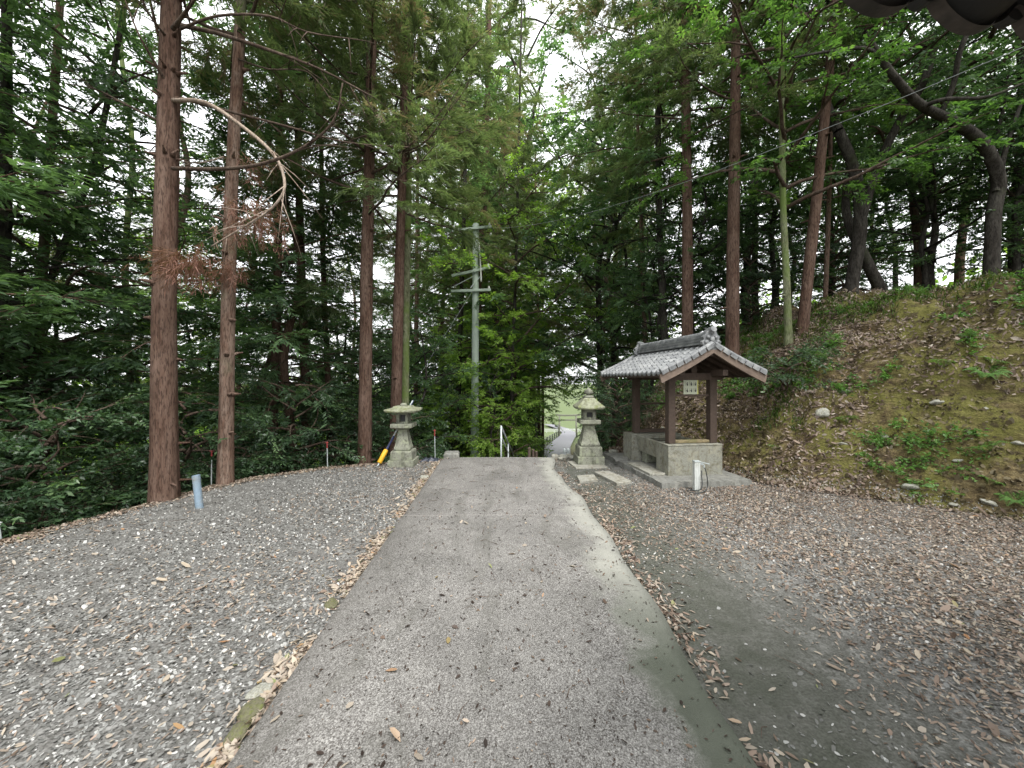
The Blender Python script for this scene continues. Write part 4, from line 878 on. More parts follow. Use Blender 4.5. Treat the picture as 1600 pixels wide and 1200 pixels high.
M['chip'] = leafmat('gravel_chip', [(0, (.075, .072, .065)), (.35, (.14, .139, .13)), (.65, (.2, .2, .192)), (.85, (.36, .36, .345)), (1, (.5, .49, .47))], trans=0.0, gloss=.3, rough=.7)
M['earth_chip'] = leafmat('earth_chip', [(0, (.05, .04, .022)), (.5, (.13, .105, .06)), (.85, (.22, .19, .13)), (1, (.36, .34, .29))], trans=0.0, gloss=.2, rough=.8)
rg = np.random.default_rng(21)
def scatter(n, xr, yr, near=True):
    if near:   # density falls with distance
        u = rg.random(n); y = yr[0]+(yr[1]-yr[0])*u**1.25
    else: y = rg.uniform(*yr, n)
    return rg.uniform(*xr, n), y
x, y = scatter(260000, (-6.4, 6.9), (1.2, 8.3)); _, onp, fd = surf(x, y); nz = fbm(x, y, .8, 4, 61)
L_ = x < interp(PL, y); dens = np.where(L_, .78+nz*1.6, np.where(x < 2.4, .12+nz*.8, .7+nz))
k = (~onp)&(fd < .15)&(sd_poly(x, y, POLY) > .05)&(rg.random(len(x)) < dens)&(np.abs(x) < y*1.42+.3); x, y = x[k], y[k]; n = len(x)
chips('gravel', x, y, rg.gamma(5, .00135, n)+.003, np.clip(rg.normal(.5, .3, n), 0, .97), M['chip'], 'grey gravel chips scattered over the ground on both sides of the path', 'gravel')
# leaves: pale fragments left, thick brown right, drift along the left path edge
X = []; Y = []; S = []; V = []
def addl(x, y, s, v): X.append(x); Y.append(y); S.append(s); V.append(v)
x, y = scatter(40000, (-6, -1.2), (1.2, 8.3)); k = (x < interp(PL, y))&(rg.random(40000) < .3+fbm(x, y, .9, 3, 71)*1.6); addl(x[k], y[k], .01+rg.gamma(3, .006, k.sum()), rg.normal(.56, .13, k.sum()))
x, y = scatter(150000, (.9, 6.8), (1.2, 8.4)); f = sd_poly(x, y, FOOT); nz = fbm(x, y, .7, 4, 81); k = (x > interp(PR, y)+.02)&(rg.random(150000) < np.clip((x-1.3)/2.6, .06, .75)+nz*1.5)&(f < .1); addl(x[k], y[k], .01+rg.gamma(3, .0055, k.sum()), rg.normal(.47, .19, k.sum()))
t = rg.uniform(1.4, 8, 5000); x = interp(PL, t)-np.abs(rg.normal(0, .07, 5000))-.01; k = rg.random(5000) < .5+fbm(t*3, t, .8, 3, 91)*2.2; addl(x[k], t[k], rg.uniform(.03, .075, k.sum()), rg.normal(.66, .16, k.sum()))
t = rg.uniform(1.4, 7, 2500); x = interp(PR, t)+np.abs(rg.normal(0, .1, 2500))+.01; k = rg.random(2500) < .35+fbm(t*3, t, .9, 3, 92)*2.5; addl(x[k], t[k], rg.uniform(.025, .06, k.sum()), rg.normal(.45, .2, k.sum()))
# left plateau border: needle and leaf drift
t = rg.uniform(0, 1, 5000); ex = np.interp(t, np.linspace(0, 1, 8), [-5.45, -5.3, -4.97, -4.74, -4.44, -3.67, -2.6, -1.5]); ey = np.interp(t, np.linspace(0, 1, 8), [3.9, 4.3, 5.23, 6.15, 6.67, 7.34, 7.8, 8.1]); addl(ex+rg.normal(.05, .09, 5000), ey-np.abs(rg.normal(0, .12, 5000)), rg.uniform(.02, .06, 5000), rg.normal(.5, .17, 5000))
# larger single leaves
x, y = scatter(230, (-5, 6), (1.2, 6)); k = ~((x > interp(PL, y))&(x < interp(PR, y))); addl(x[k], y[k], rg.uniform(.045, .09, k.sum()), rg.uniform(.4, 1, k.sum()))
x, y = rg.uniform(-1.2, 1, 34), rg.uniform(1.5, 6, 34); addl(x, y, rg.uniform(.04, .08, 34), rg.uniform(.5, 1, 34))
x, y, s, v = map(np.concatenate, (X, Y, S, V)); falls('fallen_leaves', x, y, s, np.clip(v, 0, 1), M['litter'], 'dry brown fallen leaves strewn over the gravel and along the path edges', 'fallen leaves')
x, y = scatter(3000, (-1.3, 1.05), (1.3, 8.1)); falls('leaf_fragments', x, y, .009+rg.gamma(2, .0048, 3000), np.clip(rg.beta(1.4, 1.4, 3000), 0, 1), M['litter_dark'], 'small dark leaf fragments scattered over the concrete path', 'leaf fragments', zoff=.004, asp=.4)
N = 210000; x = rg.uniform(2, 12, N); y = rg.uniform(2.5, 13, N); f = sd_poly(x, y, FOOT); nz = fbm(x, y, .75, 4, 101)
near_pav = np.exp(-((x-3.2)**2+(y-8.8)**2)/3); k = (f > -.2)&(f < 5)&(rg.random(N) < np.where(f > 1.1, .62, .14)+nz*1.8+near_pav*.6+.25*np.exp(-(f/.25)**2)); x, y = x[k], y[k]; n = len(x)
falls('bank_litter', x, y, .025+rg.gamma(3, .009, n), np.clip(rg.normal(.33, .17, n), 0, 1), M['litter'], 'brown dead leaves lying on the earth bank', 'fallen leaves', tilt=.5, zoff=.02, curl=.5)
N = 60000; x = rg.uniform(2, 12, N); y = rg.uniform(2.5, 13, N); f = sd_poly(x, y, FOOT); nz = fbm(x, y, 1.1, 4, 111); k = (f > -.1)&(f < 2.6)&(nz > -.03); x, y = x[k], y[k]; n = len(x)
chips('bank_pebbles', x, y, .006+np.minimum(rg.gamma(1.6, .008, n), .03), np.clip(rg.normal(.42, .2, n), 0, 1), M['earth_chip'], 'small stones weathering out of the earth bank', 'pebbles', flat=.8, zoff=.018)
def fallen_twigs():
    m = MB(); rr = random.Random(77)
    for k in range(170):
        x = rr.choice((rr.uniform(-5, -1.35), rr.uniform(1.1, 6.2), rr.uniform(-1.2, 1))) if k % 6 else rr.uniform(-1.6, -1.3); y = rr.uniform(1.5, 7.6)
        if float(sd_poly(x, y, POLY)) < .1 or float(sd_poly(x, y, FOOT)) > -.1: continue
        a = rr.uniform(0, 6.28); L = rr.uniform(.05, .2); z = float(surf(np.array([x]), np.array([y]))[0][0])+.008; p = Vector((x, y, z)); d = Vector((math.cos(a), math.sin(a), 0))
        m.tube([p, p+d*L*.5+Vector((rr.uniform(-.01, .01), rr.uniform(-.01, .01), rr.uniform(.002, .02))), p+d*L+Vector((0, 0, .002))], [.0028, .0022, .001], 4)
    o = m.build('fallen_twigs', M['twig'], None); tag(o, 'thin broken twigs scattered over the gravel and path', 'twigs', kind='stuff')
fallen_twigs()
#OBJECTS
# ------------------------------------------------------------------ the water pavilion
PZ = math.radians(7.5)
pav = empty('water_pavilion', (2.31, 5.92, 0), 'small open wooden purification pavilion with grey tiled gable roof on concrete blocks', 'pavilion', None, PZ)
def world_of(l): return pav_m @ Vector(l)
pav_m = Matrix.Translation((2.31, 5.92, 0)) @ Matrix.Rotation(PZ, 4, 'Z')
def rough_slab(mb, x0, y0, x1, y1, z0, z1, amp=.015, step=.08, seed=0):
    """slab with broken, uneven edges"""
    top = []; 
    def edge(ax, ay, bx, by):
        L = math.hypot(bx-ax, by-ay); n = max(2, int(L/step))
        for i in range(n): t = i/n; x = ax+(bx-ax)*t; y = ay+(by-ay)*t; q = mnoise.noise(Vector((x*5+seed, y*5, seed)))*amp*2; top.append((x+q, y+mnoise.noise(Vector((x*5, y*5+9, seed)))*amp*2))
    edge(x0, y0, x1, y0); edge(x1, y0, x1, y1); edge(x1, y1, x0, y1); edge(x0, y1, x0, y0)
    n = len(top); v = [(x, y, z1) for x, y in top]; cx, cy = (x0+x1)/2, (y0+y1)/2
    v += [(x+(x-cx)*.012+R.uniform(-.008, .008), y+(y-cy)*.012+R.uniform(-.008, .008), (z0+z1)/2-.01) for x, y in top]; v += [(x, y, z0) for x, y in top]
    f = [tuple(range(n))]+[(i, i+n, (i+1) % n+n, (i+1) % n) for i in range(n)]+[(i+n, i+2*n, (i+1) % n+2*n, (i+1) % n+n) for i in range(n)]
    mb.add(v, [q[::-1] if len(q) > 4 and False else q for q in f])
m = MB(); rough_slab(m, 0, 0, 1.52, 2.42, -.12, .09); m.build('platform', M['slab'], pav)
m = MB(); m.box((.8225, .6, .33), (.975, .40, .50)); m.box((.8225, .6, .5915), (.99, .415, .02)); m.build('front_block', M['concrete'], pav, bevel=.008)
m = MB(); m.box((.79, 1.84, .33), (1.04, .40, .50)); m.box((.79, 1.84, .5915), (1.055, .415, .02)); m.build('rear_block', M['concrete'], pav, bevel=.008)
m = MB(); m.box((.84, .56, .632), (.62, .10, .05)); m.build('sill', M['old_wood'], pav, bevel=.01)
m = MB(); m.box((.84, 1.85, .645), (.62, .07, .07)); m.build('sill', M['brown_wood'], pav, bevel=.005)
for px_, py_ in ((.46, .56), (1.22, .56), (.46, 1.85), (1.22, 1.85)):
    m = MB(); m.box((px_, py_, (.602+1.80)/2), (.125, .125, 1.80-.602)); m.build('post', M['brown_wood'], pav, bevel=.01)
RX0, RXc, RX1, RY0, RY1, EZ, PZZ = .04, .93, 1.84, .08, 2.70, 1.80, 2.25
for y in (.56, 1.85):
    m = MB(); m.bar((.30, y, 1.74), (1.40, y, 1.74), .10, .12); m.build('tie_beam', M['brown_wood'], pav, bevel=.006)
    m = MB(); m.box((.87, y, 1.95), (.10, .09, .30)); m.build('king_post', M['brown_wood'], pav, bevel=.006)
for x in (.46, 1.22):
    m = MB(); m.bar((x, .2, 1.80), (x, 2.6, 1.80), .09, .1); m.build('purlin', M['brown_wood'], pav, bevel=.006)
m = MB(); m.bar((RXc-.03, .12, 2.12), (RXc-.03, 2.66, 2.12), .1, .11); m.build('ridge_beam', M['brown_wood'], pav, bevel=.006)
m = MB(); m.bar((.50, .56, 1.415), (1.18, .56, 1.415), .03, .035); m.build('rail', M['brown_wood'], pav)
m = MB(); m.bar((.5, 1.79, 1.2), (1.18, 1.79, 1.2), .03, .04); m.build('rail', M['brown_wood'], pav)
# rafters and boards under the tiles
def slope(side, t, off=0):      # t=0 ridge .. 1 eave
    x = RXc+(RX0-RXc)*t if side < 0 else RXc+(RX1-RXc)*t; sag = -.02*math.sin(math.pi*t); return x, PZZ+(EZ-PZZ)*t+sag+off
for side in (-1, 1):
    for k in range(9):
        y = RY0+.14+k*(RY1-RY0-.28)/8; a = slope(side, .0, -.115); b_ = slope(side, .97, -.075); m = MB(); m.bar((a[0], y, a[1]), (b_[0], y, b_[1]), .045, .05); m.build('rafter', M['brown_wood'], pav)
    m = MB(); a = slope(side, 0, -.05); b_ = slope(side, .99, -.032); m.bar((a[0], (RY0+RY1)/2, a[1]), (b_[0], (RY0+RY1)/2, b_[1]), RY1-RY0-.06, .018); m.build('roof_boards', M['brown_wood'], pav)
    for y in (RY0+.02, RY1-.02):   # bargeboards
        a = Vector((RXc+side*-.0, y, PZZ-.03)); b_ = Vector((slope(side, 1)[0]+side*.03, y, EZ-.05)); d = (b_-a); w = .125
        m = MB(); n = 8; vs = []; fs = []
        for i in range(n+1):
            t = i/n; c = a+d*t; c.z -= .02*math.sin(math.pi*t)
            lo = -w-.01*t
            for yy in (-.02, .02): vs += [(c.x, c.y+yy, c.z+.02), (c.x-(side*.035*t), c.y+yy, c.z+lo+.02)]
        for i in range(n):
            q = i*4; fs += [(q, q+1, q+5, q+4), (q+2, q+6, q+7, q+3), (q, q+4, q+6, q+2), (q+1, q+3, q+7, q+5)]
        fs += [(0, 2, 3, 1), (n*4, n*4+1, n*4+3, n*4+2)]
        m.add(vs, fs); m.build('bargeboard', M['barge'], pav)
    m = MB(); e = slope(side, .985, -.055); m.bar((e[0], RY0+.05, e[1]), (e[0], RY1-.05, e[1]), .03, .05); m.build('eave_board', M['brown_wood'], pav)
# tiles: S-shaped pantile profile along the ridge, lapped courses down the slope
def tile_sheet(side):
    ncol, ncourse = 16, 7; nu = ncol*10; V = []; rows = []
    for c in range(ncourse):
        for e in (0, .5, .96, 1.0): rows.append((c, e))
    for (c, e) in rows:
        t = (c+min(e, .999))/ncourse*1.02; lift = .004+.016*e if e < 1 else -.004
        for i in range(nu+1):
            u = i/10; fr = u % 1; y = RY0+(RY1-RY0)*i/nu
            if fr < .62: z = -.012*math.sin(fr/.62*math.pi)
            else: z = .024*math.sin((fr-.62)/.38*math.pi)
            jit = .0035*mnoise.noise(Vector((int(u)*7.1, c*3.3, side)))
            x, zz = slope(side, t, z+lift+jit); V.append((x+(.004*side if e == 1 else 0), y, zz))
    n = nu+1; f = []
    for j in range(len(rows)-1):
        for i in range(nu): a = j*n+i; f.append((a, a+1, a+1+n, a+n))
    # eave thickness
    base = (len(rows)-1)*n; k = len(V)
    for i in range(n): x, y, z = V[base+i]; V.append((x-.004*side, y, z-.028))
    for i in range(nu): f.append((base+i, base+i+1, k+i+1, k+i))
    mb = MB(); mb.add(V, f); o = mb.build('tiles', M['tile'], pav); return o
for side in (-1, 1): tile_sheet(side)
for side in (-1, 1):   # verge tiles along both gables
    for yv in (RY0+.02, RY1-.02):
        for k in range(7):
            a = slope(side, k/7+.02, .035); b_ = slope(side, (k+1)/7+.01, .026); m = MB() if k == 0 else m; m.tube([(a[0], yv, a[1]), (b_[0], yv, b_[1])], [.036, .042], 8)
            m.box(((a[0]+b_[0])/2, yv+(-.035 if yv < 1 else .035), (a[1]+b_[1])/2-.035), (abs(a[0]-b_[0])*1.0, .015, .06), ry=math.atan2(-(b_[1]-a[1]), b_[0]-a[0]))
        m.build('verge_tiles', M['tile'], pav, smooth=False)
m = MB(); zr = PZZ+.0
for k, (w, h_) in enumerate(((.19, .022), (.165, .022), (.185, .018), (.15, .022), (.165, .018), (.13, .022))):
    m.box((RXc, (RY0+RY1)/2, zr+.03+k*.024), (w, RY1-RY0-.22-.012*k, h_))
nk = 11
for k in range(nk):
    y0 = RY0+.13+(RY1-RY0-.26)*k/nk; y1 = RY0+.13+(RY1-RY0-.26)*(k+1)/nk; m.tube([(RXc, y0, zr+.168), (RXc, y1-.012, zr+.168), (RXc, y1-.006, zr+.168)], [.062, .058, .05], 12)
m.build('ridge', M['tile'], pav)
for s, y in ((-1, RY0+.09), (1, RY1-.09)):   # ornamental ridge ends
    m = MB()
    prof = [(-.15, .0), (-.17, .05), (-.13, .085), (-.15, .13), (-.10, .17), (-.085, .215), (0, .255), (.085, .215), (.10, .17), (.15, .13), (.13, .085), (.17, .05), (.15, 0), (.06, -.03), (-.06, -.03)]
    n = len(prof); v = [(RXc+a, y-.03, zr+b_) for a, b_ in prof]+[(RXc+a, y+.03, zr+b_) for a, b_ in prof]
    m.add(v, [tuple(range(n)), tuple(range(n, 2*n))[::-1]]+[(i, i+n, (i+1) % n+n, (i+1) % n) for i in range(n)])
    for cx, cz, r in ((-.1, .045, .035), (.1, .045, .035), (-.07, .12, .03), (.07, .12, .03), (0, .09, .045), (0, .19, .03)):
        m.tube([(RXc+cx, y+s*.03, zr+cz), (RXc+cx, y+s*.06, zr+cz), (RXc+cx, y+s*.068, zr+cz)], [r, r*.9, r*.3], 10)
    m.tube([(RXc, y-s*.1, zr+.2), (RXc, y+s*.02, zr+.235), (RXc, y+s*.09, zr+.25)], [.06, .055, .05], 12)
    m.tube([(RXc, y+s*.03, zr-.03), (RXc, y+s*.1, zr-.05)], [.055, .06], 12)
    m.build('ridge_end_ornament', M['tile'], pav, bevel=.004)

# stone basin between the two blocks
bas = empty('water_basin', world_of((.62, 1.2, .09)), 'stone water trough between the concrete blocks under the pavilion roof', 'basin', None, PZ)
m = MB(); x0, x1, y0, y1 = -.27, .55, -.385, .405
ot = [(x0, y0, .50), (x1, y0, .50), (x1, y1, .50), (x0, y1, .50)]; it = [(x0+.07, y0+.06, .50), (x1-.07, y0+.06, .50), (x1-.07, y1-.06, .50), (x0+.07, y1-.06, .50)]
ob = [(x0+.05, y0+.01, .20), (x1-.04, y0+.01, .20), (x1-.04, y1-.01, .20), (x0+.05, y1-.01, .20)]; ib = [(a[0], a[1], .3) for a in it]
m.add(ot+it+ob+ib, [(i, (i+1) % 4, (i+1) % 4+4, i+4) for i in range(4)]+[(i+8, (i+1) % 4+8, (i+1) % 4, i) for i in range(4)]+[(i+4, (i+1) % 4+4, (i+1) % 4+12, i+12) for i in range(4)]+[(12, 13, 14, 15), (11, 10, 9, 8)])
m.build('trough', M['concrete'], bas, bevel=.008)
for y in (-.27, .27): m = MB(); m.box((.12, y, .1), (.6, .15, .198)); m.build('foot', M['stone'], bas, bevel=.01)
m = MB(); m.add([(x0+.06, y0+.05, .45), (x1-.06, y0+.05, .45), (x1-.06, y1-.05, .45), (x0+.06, y1-.05, .45)], [(0, 1, 2, 3)]); m.build('water', M['water'], bas)
# illustrated notice hanging under the front beam
sg = empty('notice_board', world_of((.82, .535, 1.435)), 'white notice board with two rows of little drawings, hung under the front beam', 'sign', None, PZ)
m = MB(); m.box((0, 0, .125), (.27, .012, .245)); m.build('board', M['paper'], sg, bevel=.002)
for r in range(2):
    for c in range(3):
        m = MB()
        x = -.085+c*.075; z = .19-r*.11
        m.box((x+.018, -.0085, z+.012), (.011, .002, .014)); m.box((x+.018, -.0085, z-.02), (.02, .002, .04), ry=.15*(c-1)); m.box((x+.004, -.0085, z-.012), (.016, .002, .007), ry=.5)
        for q in range(5): m.box((x-.012, -.0085, z+.022-q*.014), (.006, .002, .009))
        m.build('drawing', M['ink_and_shade'], sg)
m = MB(); m.box((.122, -.0085, .125), (.016, .002, .24)); m.build('stripe', simple('sign_stripe', (.45, .42, .1), .7, .1), sg)
# flat stones
def flat_stone(label, pix, z, th, mat, cat='flagstone', name='flagstone'):
    pts = []
    for px, py in pix: Y = F*(EYE-z)/(py-HZ); pts.append(((px-800)/F*Y, Y))
    n0 = len(pts); out = []
    for i in range(n0):
        a, b_ = pts[i], pts[(i+1) % n0]
        for k in range(6): t = k/6; out.append((a[0]+(b_[0]-a[0])*t+R.uniform(-.006, .006), a[1]+(b_[1]-a[1])*t+R.uniform(-.006, .006)))
    cx = sum(p[0] for p in out)/len(out); cy = sum(p[1] for p in out)/len(out); n = len(out)
    v = [(cx+(x-cx)*.985-cx, cy+(y-cy)*.985-cy, th) for x, y in out]+[(x-cx, y-cy, th-.008) for x, y in out]+[(x-cx, y-cy, -.03 if z < .05 else 0.002) for x, y in out]
    mb = MB(); mb.add(v, [tuple(range(n))]+[(i+n*j, i+n*(j+1), (i+1) % n+n*(j+1), (i+1) % n+n*j) for j in range(2) for i in range(n)])
    o = mb.build(name, M[mat], None, loc=(cx, cy, z-th+ (0 if z > .05 else 0))); tag(o, label, cat); return o
flat_stone('long worn flat slab lying on the pavilion platform beside the basin', [(981, 723), (1001, 721), (1040, 739), (1036, 741), (1016, 740)], .125, .033, 'flagstone')
flat_stone('small squarish pale flat stone in the dirt between path and lantern', [(901, 743), (928, 741), (934, 749), (906, 752)], .04, .04, 'flagstone')
flat_stone('long flat stone step in the dirt beside the pavilion platform', [(929, 737), (951, 735), (987, 751), (964, 755)], .05, .05, 'flagstone')
flat_stone('thin slab lying under the front of the tall right lantern', [(887, 721), (930, 716), (950, 730), (900, 731)], .02, .02, 'flagstone')
flat_stone('small grey slab on the far end of the pavilion platform', [(957, 714), (980, 713), (984, 717), (962, 719)], .12, .03, 'slab')

# standpipe tap with its hose
tp = empty('standpipe', (2.785, 5.80, 0), 'white square standpipe tap with a dark hose in front of the pavilion platform', 'tap')
m = MB(); m.box((0, 0, .22), (.085, .075, .46)); m.box((-.012, -.0385, .22), (.02, .006, .44)); m.box((.02, -.0385, .22), (.012, .006, .44)); m.build('post', M['white'], tp, bevel=.008)
m = MB(); m.box((0, 0, .457), (.095, .085, .02)); m.build('cap', M['steel'], tp, bevel=.005)
m = MB(); m.tube([(.04, -.02, .42), (.08, -.03, .42), (.10, -.03, .40), (.10, -.03, .37)], [.013, .013, .012, .012], 8); m.tube([(.07, -.03, .42), (.07, -.03, .45)], [.008, .008], 6); m.bar((.03, -.03, .455), (.17, -.05, .425), .02, .012); m.build('faucet', M['steel'], tp, smooth=False)
hp = [(.10, -.03, .38), (.125, -.03, .33), (.15, -.03, .2), (.155, -.03, .1), (.13, -.05, .05), (.07, -.1, .03), (-.05, -.16, .02), (-.14, -.12, .018), (-.16, -.04, .018), (-.1, .0, .02), (.0, -.09, .045), (.045, -.085, .12), (.05, -.06, .25), (.06, -.04, .34)]
q = []
for i in range(len(hp)-1):
    a, b_, c, d = (Vector(hp[max(i-1, 0)]), Vector(hp[i]), Vector(hp[i+1]), Vector(hp[min(i+2, len(hp)-1)]))
    for k in range(5): t = k/5; q.append(.5*((2*b_)+(c-a)*t+(2*a-5*b_+4*c-d)*t*t+(3*b_-a-3*c+d)*t**3))
m = MB(); m.tube(q, [.008]*len(q), 8); m.build('hose', M['hose'], tp, smooth=True)

# ------------------------------------------------------------------ stone lanterns
def lantern(loc, label, b1, b2, sh, ch, fb, win, rf, fin, mat_top):
    """b1,b2 (half width, height); sh (half bottom, half top, height); ch (half, h); fb (half, h); win (half w, half h); rf (half eave, half top, h)"""
    t = empty('stone_lantern', loc, label, 'stone lantern', 'pair of stone lanterns at the end of the path', math.radians(1)); z = -.05
    def part(name, rs, mat='stone', bev=.012): m = MB(); m.rings(rs); o = m.build(name, M[mat], t, bevel=bev); return o
    part('lower_base', [(b1[0]*1.01, b1[0]*1.01, z), (b1[0], b1[0], b1[1]-.004), (b1[0]*.985, b1[0]*.985, b1[1])]); z = b1[1]
    part('upper_base', [(b2[0], b2[0], z), (b2[0], b2[0], z+b2[1]-.03), (b2[0]*.95, b2[0]*.95, z+b2[1])]); z += b2[1]
    a, b_, h_ = sh; rs = [(a*.93, a*.93, z), (a, a, z+.02), (a*.99, a*.99, z+.05)]
    for k in range(1, 8): u = k/7; r = a*.97+(b_-a*.97)*(u**.8); rs.append((r, r, z+.05+(h_-.05)*u))
    part('shaft', rs, 'stone', .006); z += h_
    part('platform', [(b_*1.05, b_*1.05, z), (ch[0]*.72, ch[0]*.72, z+.03), (ch[0]*.97, ch[0]*.97, z+.045), (ch[0], ch[0], z+.05), (ch[0]*.99, ch[0]*.99, z+.05+ch[1])]); z += .05+ch[1]
    # fire box: four corner posts, lintels and sills leave square openings
    r, hh = fb; ww, wh = win; m = MB(); pw = r-ww
    for sx in (-1, 1):
        for sy in (-1, 1): m.box((sx*(r-pw/2), sy*(r-pw/2), z+hh/2), (pw, pw, hh))
    sill = (hh-2*wh)*.5
    for sx, sy in ((0, -1), (0, 1), (-1, 0), (1, 0)):
        dx = 2*ww if sx == 0 else pw-.006; dy = 2*ww if sy == 0 else pw-.006
        m.box((sx*(r-pw/2), sy*(r-pw/2), z+sill/2), (dx, dy, sill)); m.box((sx*(r-pw/2), sy*(r-pw/2), z+hh-sill/2), (dx, dy, sill))
    m.box((0, 0, z+.01), (2*ww+.01, 2*ww+.01, .02))
    fbx = m.build('fire_box', M['stone'], t); m = MB(); m.box((0, 0, z+hh/2), (2*ww-.02, 2*ww-.02, hh-.02)); m.build('shade_core', M['ink_and_shade'], fbx); z += hh  # black inner box added so the openings read as deep shade
    e, tp_, rh = rf; m = MB(); m.rings([(e*.45, e*.45, z-.002), (e*.93, e*.93, z+.005, .012), (e, e, z+.025, .03), (e*.97, e*.97, z+.05, .025), (e*.78, e*.78, z+.05+(rh-.05)*.30, .012), (e*.56, e*.56, z+.05+(rh-.05)*.66, .004), (tp_, tp_, z+rh)])
    m.build('roof', M[mat_top], t, bevel=.012); z += rh
    m = MB(); prof = fin
    m.tube([(0, 0, z-.005+p[1]) for p in prof], [p[0] for p in prof], 14); m.build('finial', M['stone'], t, smooth=True)
    return t
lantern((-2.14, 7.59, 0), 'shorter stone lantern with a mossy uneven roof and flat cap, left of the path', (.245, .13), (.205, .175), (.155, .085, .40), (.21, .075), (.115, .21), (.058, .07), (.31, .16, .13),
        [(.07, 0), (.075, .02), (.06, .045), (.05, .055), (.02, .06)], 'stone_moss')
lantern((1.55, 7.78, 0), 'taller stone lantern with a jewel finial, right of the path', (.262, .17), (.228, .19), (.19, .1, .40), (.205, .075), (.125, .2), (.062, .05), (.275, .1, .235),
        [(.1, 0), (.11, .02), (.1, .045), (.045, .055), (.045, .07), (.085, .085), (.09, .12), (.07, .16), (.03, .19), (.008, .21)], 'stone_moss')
# long handled tool leaning on the left lantern
a = Vector((-2.615, 7.46, 0)); b_ = Vector((-2.10, 8.12, 1.24)); tl = empty('cleaning_pole', a, 'long blue-handled pole with a yellow sleeve leaning on the left lantern', 'pole'); d = b_-a
m = MB(); m.tube([d*.0, d*1.0], [.017, .015], 10); m.build('shaft', M['steel'], tl)
m = MB(); m.tube([d*.13+Vector((.008, -.006, 0)), d*.44+Vector((.008, -.006, 0))], [.02, .02], 8); m.build('grip', M['navy'], tl); m = MB(); m.tube([d*.75+Vector((.01, .01, 0)), d+Vector((.01, .01, 0))], [.016, .016], 8); m.build('grip', M['navy'], tl)
m = MB(); m.tube([d*.045, d*.055, d*.2, d*.235, d*.24], [.03, .048, .05, .046, .03], 12); m.build('sleeve', M['yellow'], tl, smooth=True)

# ------------------------------------------------------------------ utility pole
bp = P(742, 720, 15.0); gz = ground_z(bp.x, 15)
up_ = empty('utility_pole', (bp.x, 15, gz), 'tall pale green-grey utility pole with three crossarms beyond the end of the path', 'utility pole')
top = P(742, 350, 15).z-gz; j1 = P(740, 671, 15).z-gz
m = MB(); m.tube([(0, 0, -.3), (0, 0, j1), (.03, 0, j1+.001), (.04, 0, top)][:2], [.175, .162], 20); m.tube([(0, 0, j1-.02), (.02, 0, (j1+top)/2), (.04, 0, top)], [.150, .135, .115], 20); m.build('shaft', M['pole'], up_, smooth=False)
m = MB(); m.tube([(0, 0, j1-.04), (0, 0, j1+.02)], [.172, .172], 20); m.build('collar', M['pole'], up_)
def W(px, py, Y): return P(px, py, Y)-up_.location
for (a, b_, lab) in (((706, 361), (768, 354), None), ((706, 431), (766, 418), None), ((705, 455), (767, 453), None)):
    m = MB(); m.bar(W(*a, 14.85), W(*b_, 14.85), .09, .10); 
    for k in range(6): p = W(*a, 14.79).lerp(W(*b_, 14.79), .12+k*.15); m.box(p, (.03, .02, .03))
    m.build('crossarm', M['pole'], up_, bevel=.008)
m = MB(); m.bar(W(706, 449, 14.9), W(741, 431, 14.9), .02); m.build('brace', M['steel'], up_)
m = MB(); m.bar(W(735, 450, 14.9), W(752, 430, 14.9), .03); m.build('brace', M['steel'], up_)
m = MB(); m.tube([W(748, 375, 14.8), W(750, 400, 14.8), W(752, 440, 14.8)], [.03, .03, .03], 8); m.build('conduit', M['white'], up_)
for px, py in ((765, 350), (767, 366), (709, 355), (763, 414), (764, 449)):
    c = W(px, py, 14.85); m = MB(); m.tube([c-Vector((0, 0, .09)), c-Vector((0, 0, .03)), c, c+Vector((0, 0, .05))], [.03, .05, .035, .03], 8); m.build('insulator', M['white'], up_)
m = MB()
for k in range(12): 
    z = .9+k*.45; s = 1 if k % 2 else -1; m.tube([(s*.13, 0, z), (s*.30, 0, z)], [.01, .01], 6)
m.build('step_bolts', M['steel'], up_)
m = MB(); m.box((.12, -.12, P(0, 625, 15).z-gz), (.06, .02, .5), rz=.7); m.build('number_plate', M['white'], up_)
def cable(pts, sag, r, label, name='power_cable', mat='wire', group=None):
    m = MB()
    for (a, b_) in zip(pts[:-1], pts[1:]):
        q = [a.lerp(b_, i/24)-Vector((0, 0, sag*4*(i/24)*(1-i/24))) for i in range(25)]; m.tube(q, [r]*25, 5)
    o = m.build(name, M[mat], None); tag(o, label, 'cable', group); return o
cable([P(768, 356, 14.85), Vector((4.6, 3.0, 4.55))], .45, .004, 'pale cable running from the top of the pole to overhead at the right')
cable([P(706, 361, 14.85), Vector((-9, 25, 6.4))], .3, .012, 'dark cable leaving the top crossarm towards the left wood', mat='dark_metal')
cable([P(706, 455, 14.85), Vector((-9, 25, 4.0))], .3, .012, 'dark cable leaving the lowest crossarm towards the left wood', mat='dark_metal')
cable([P(768, 354, 14.85), Vector((12, 62, 1))], .5, .012, 'cable from the top crossarm following the lane downhill', mat='dark_metal')
cable([P(740, 452, 14.9), P(622, 640, 11)], .0, .005, 'straight guy wire slanting down from the pole behind the left lantern', name='guy_wire')

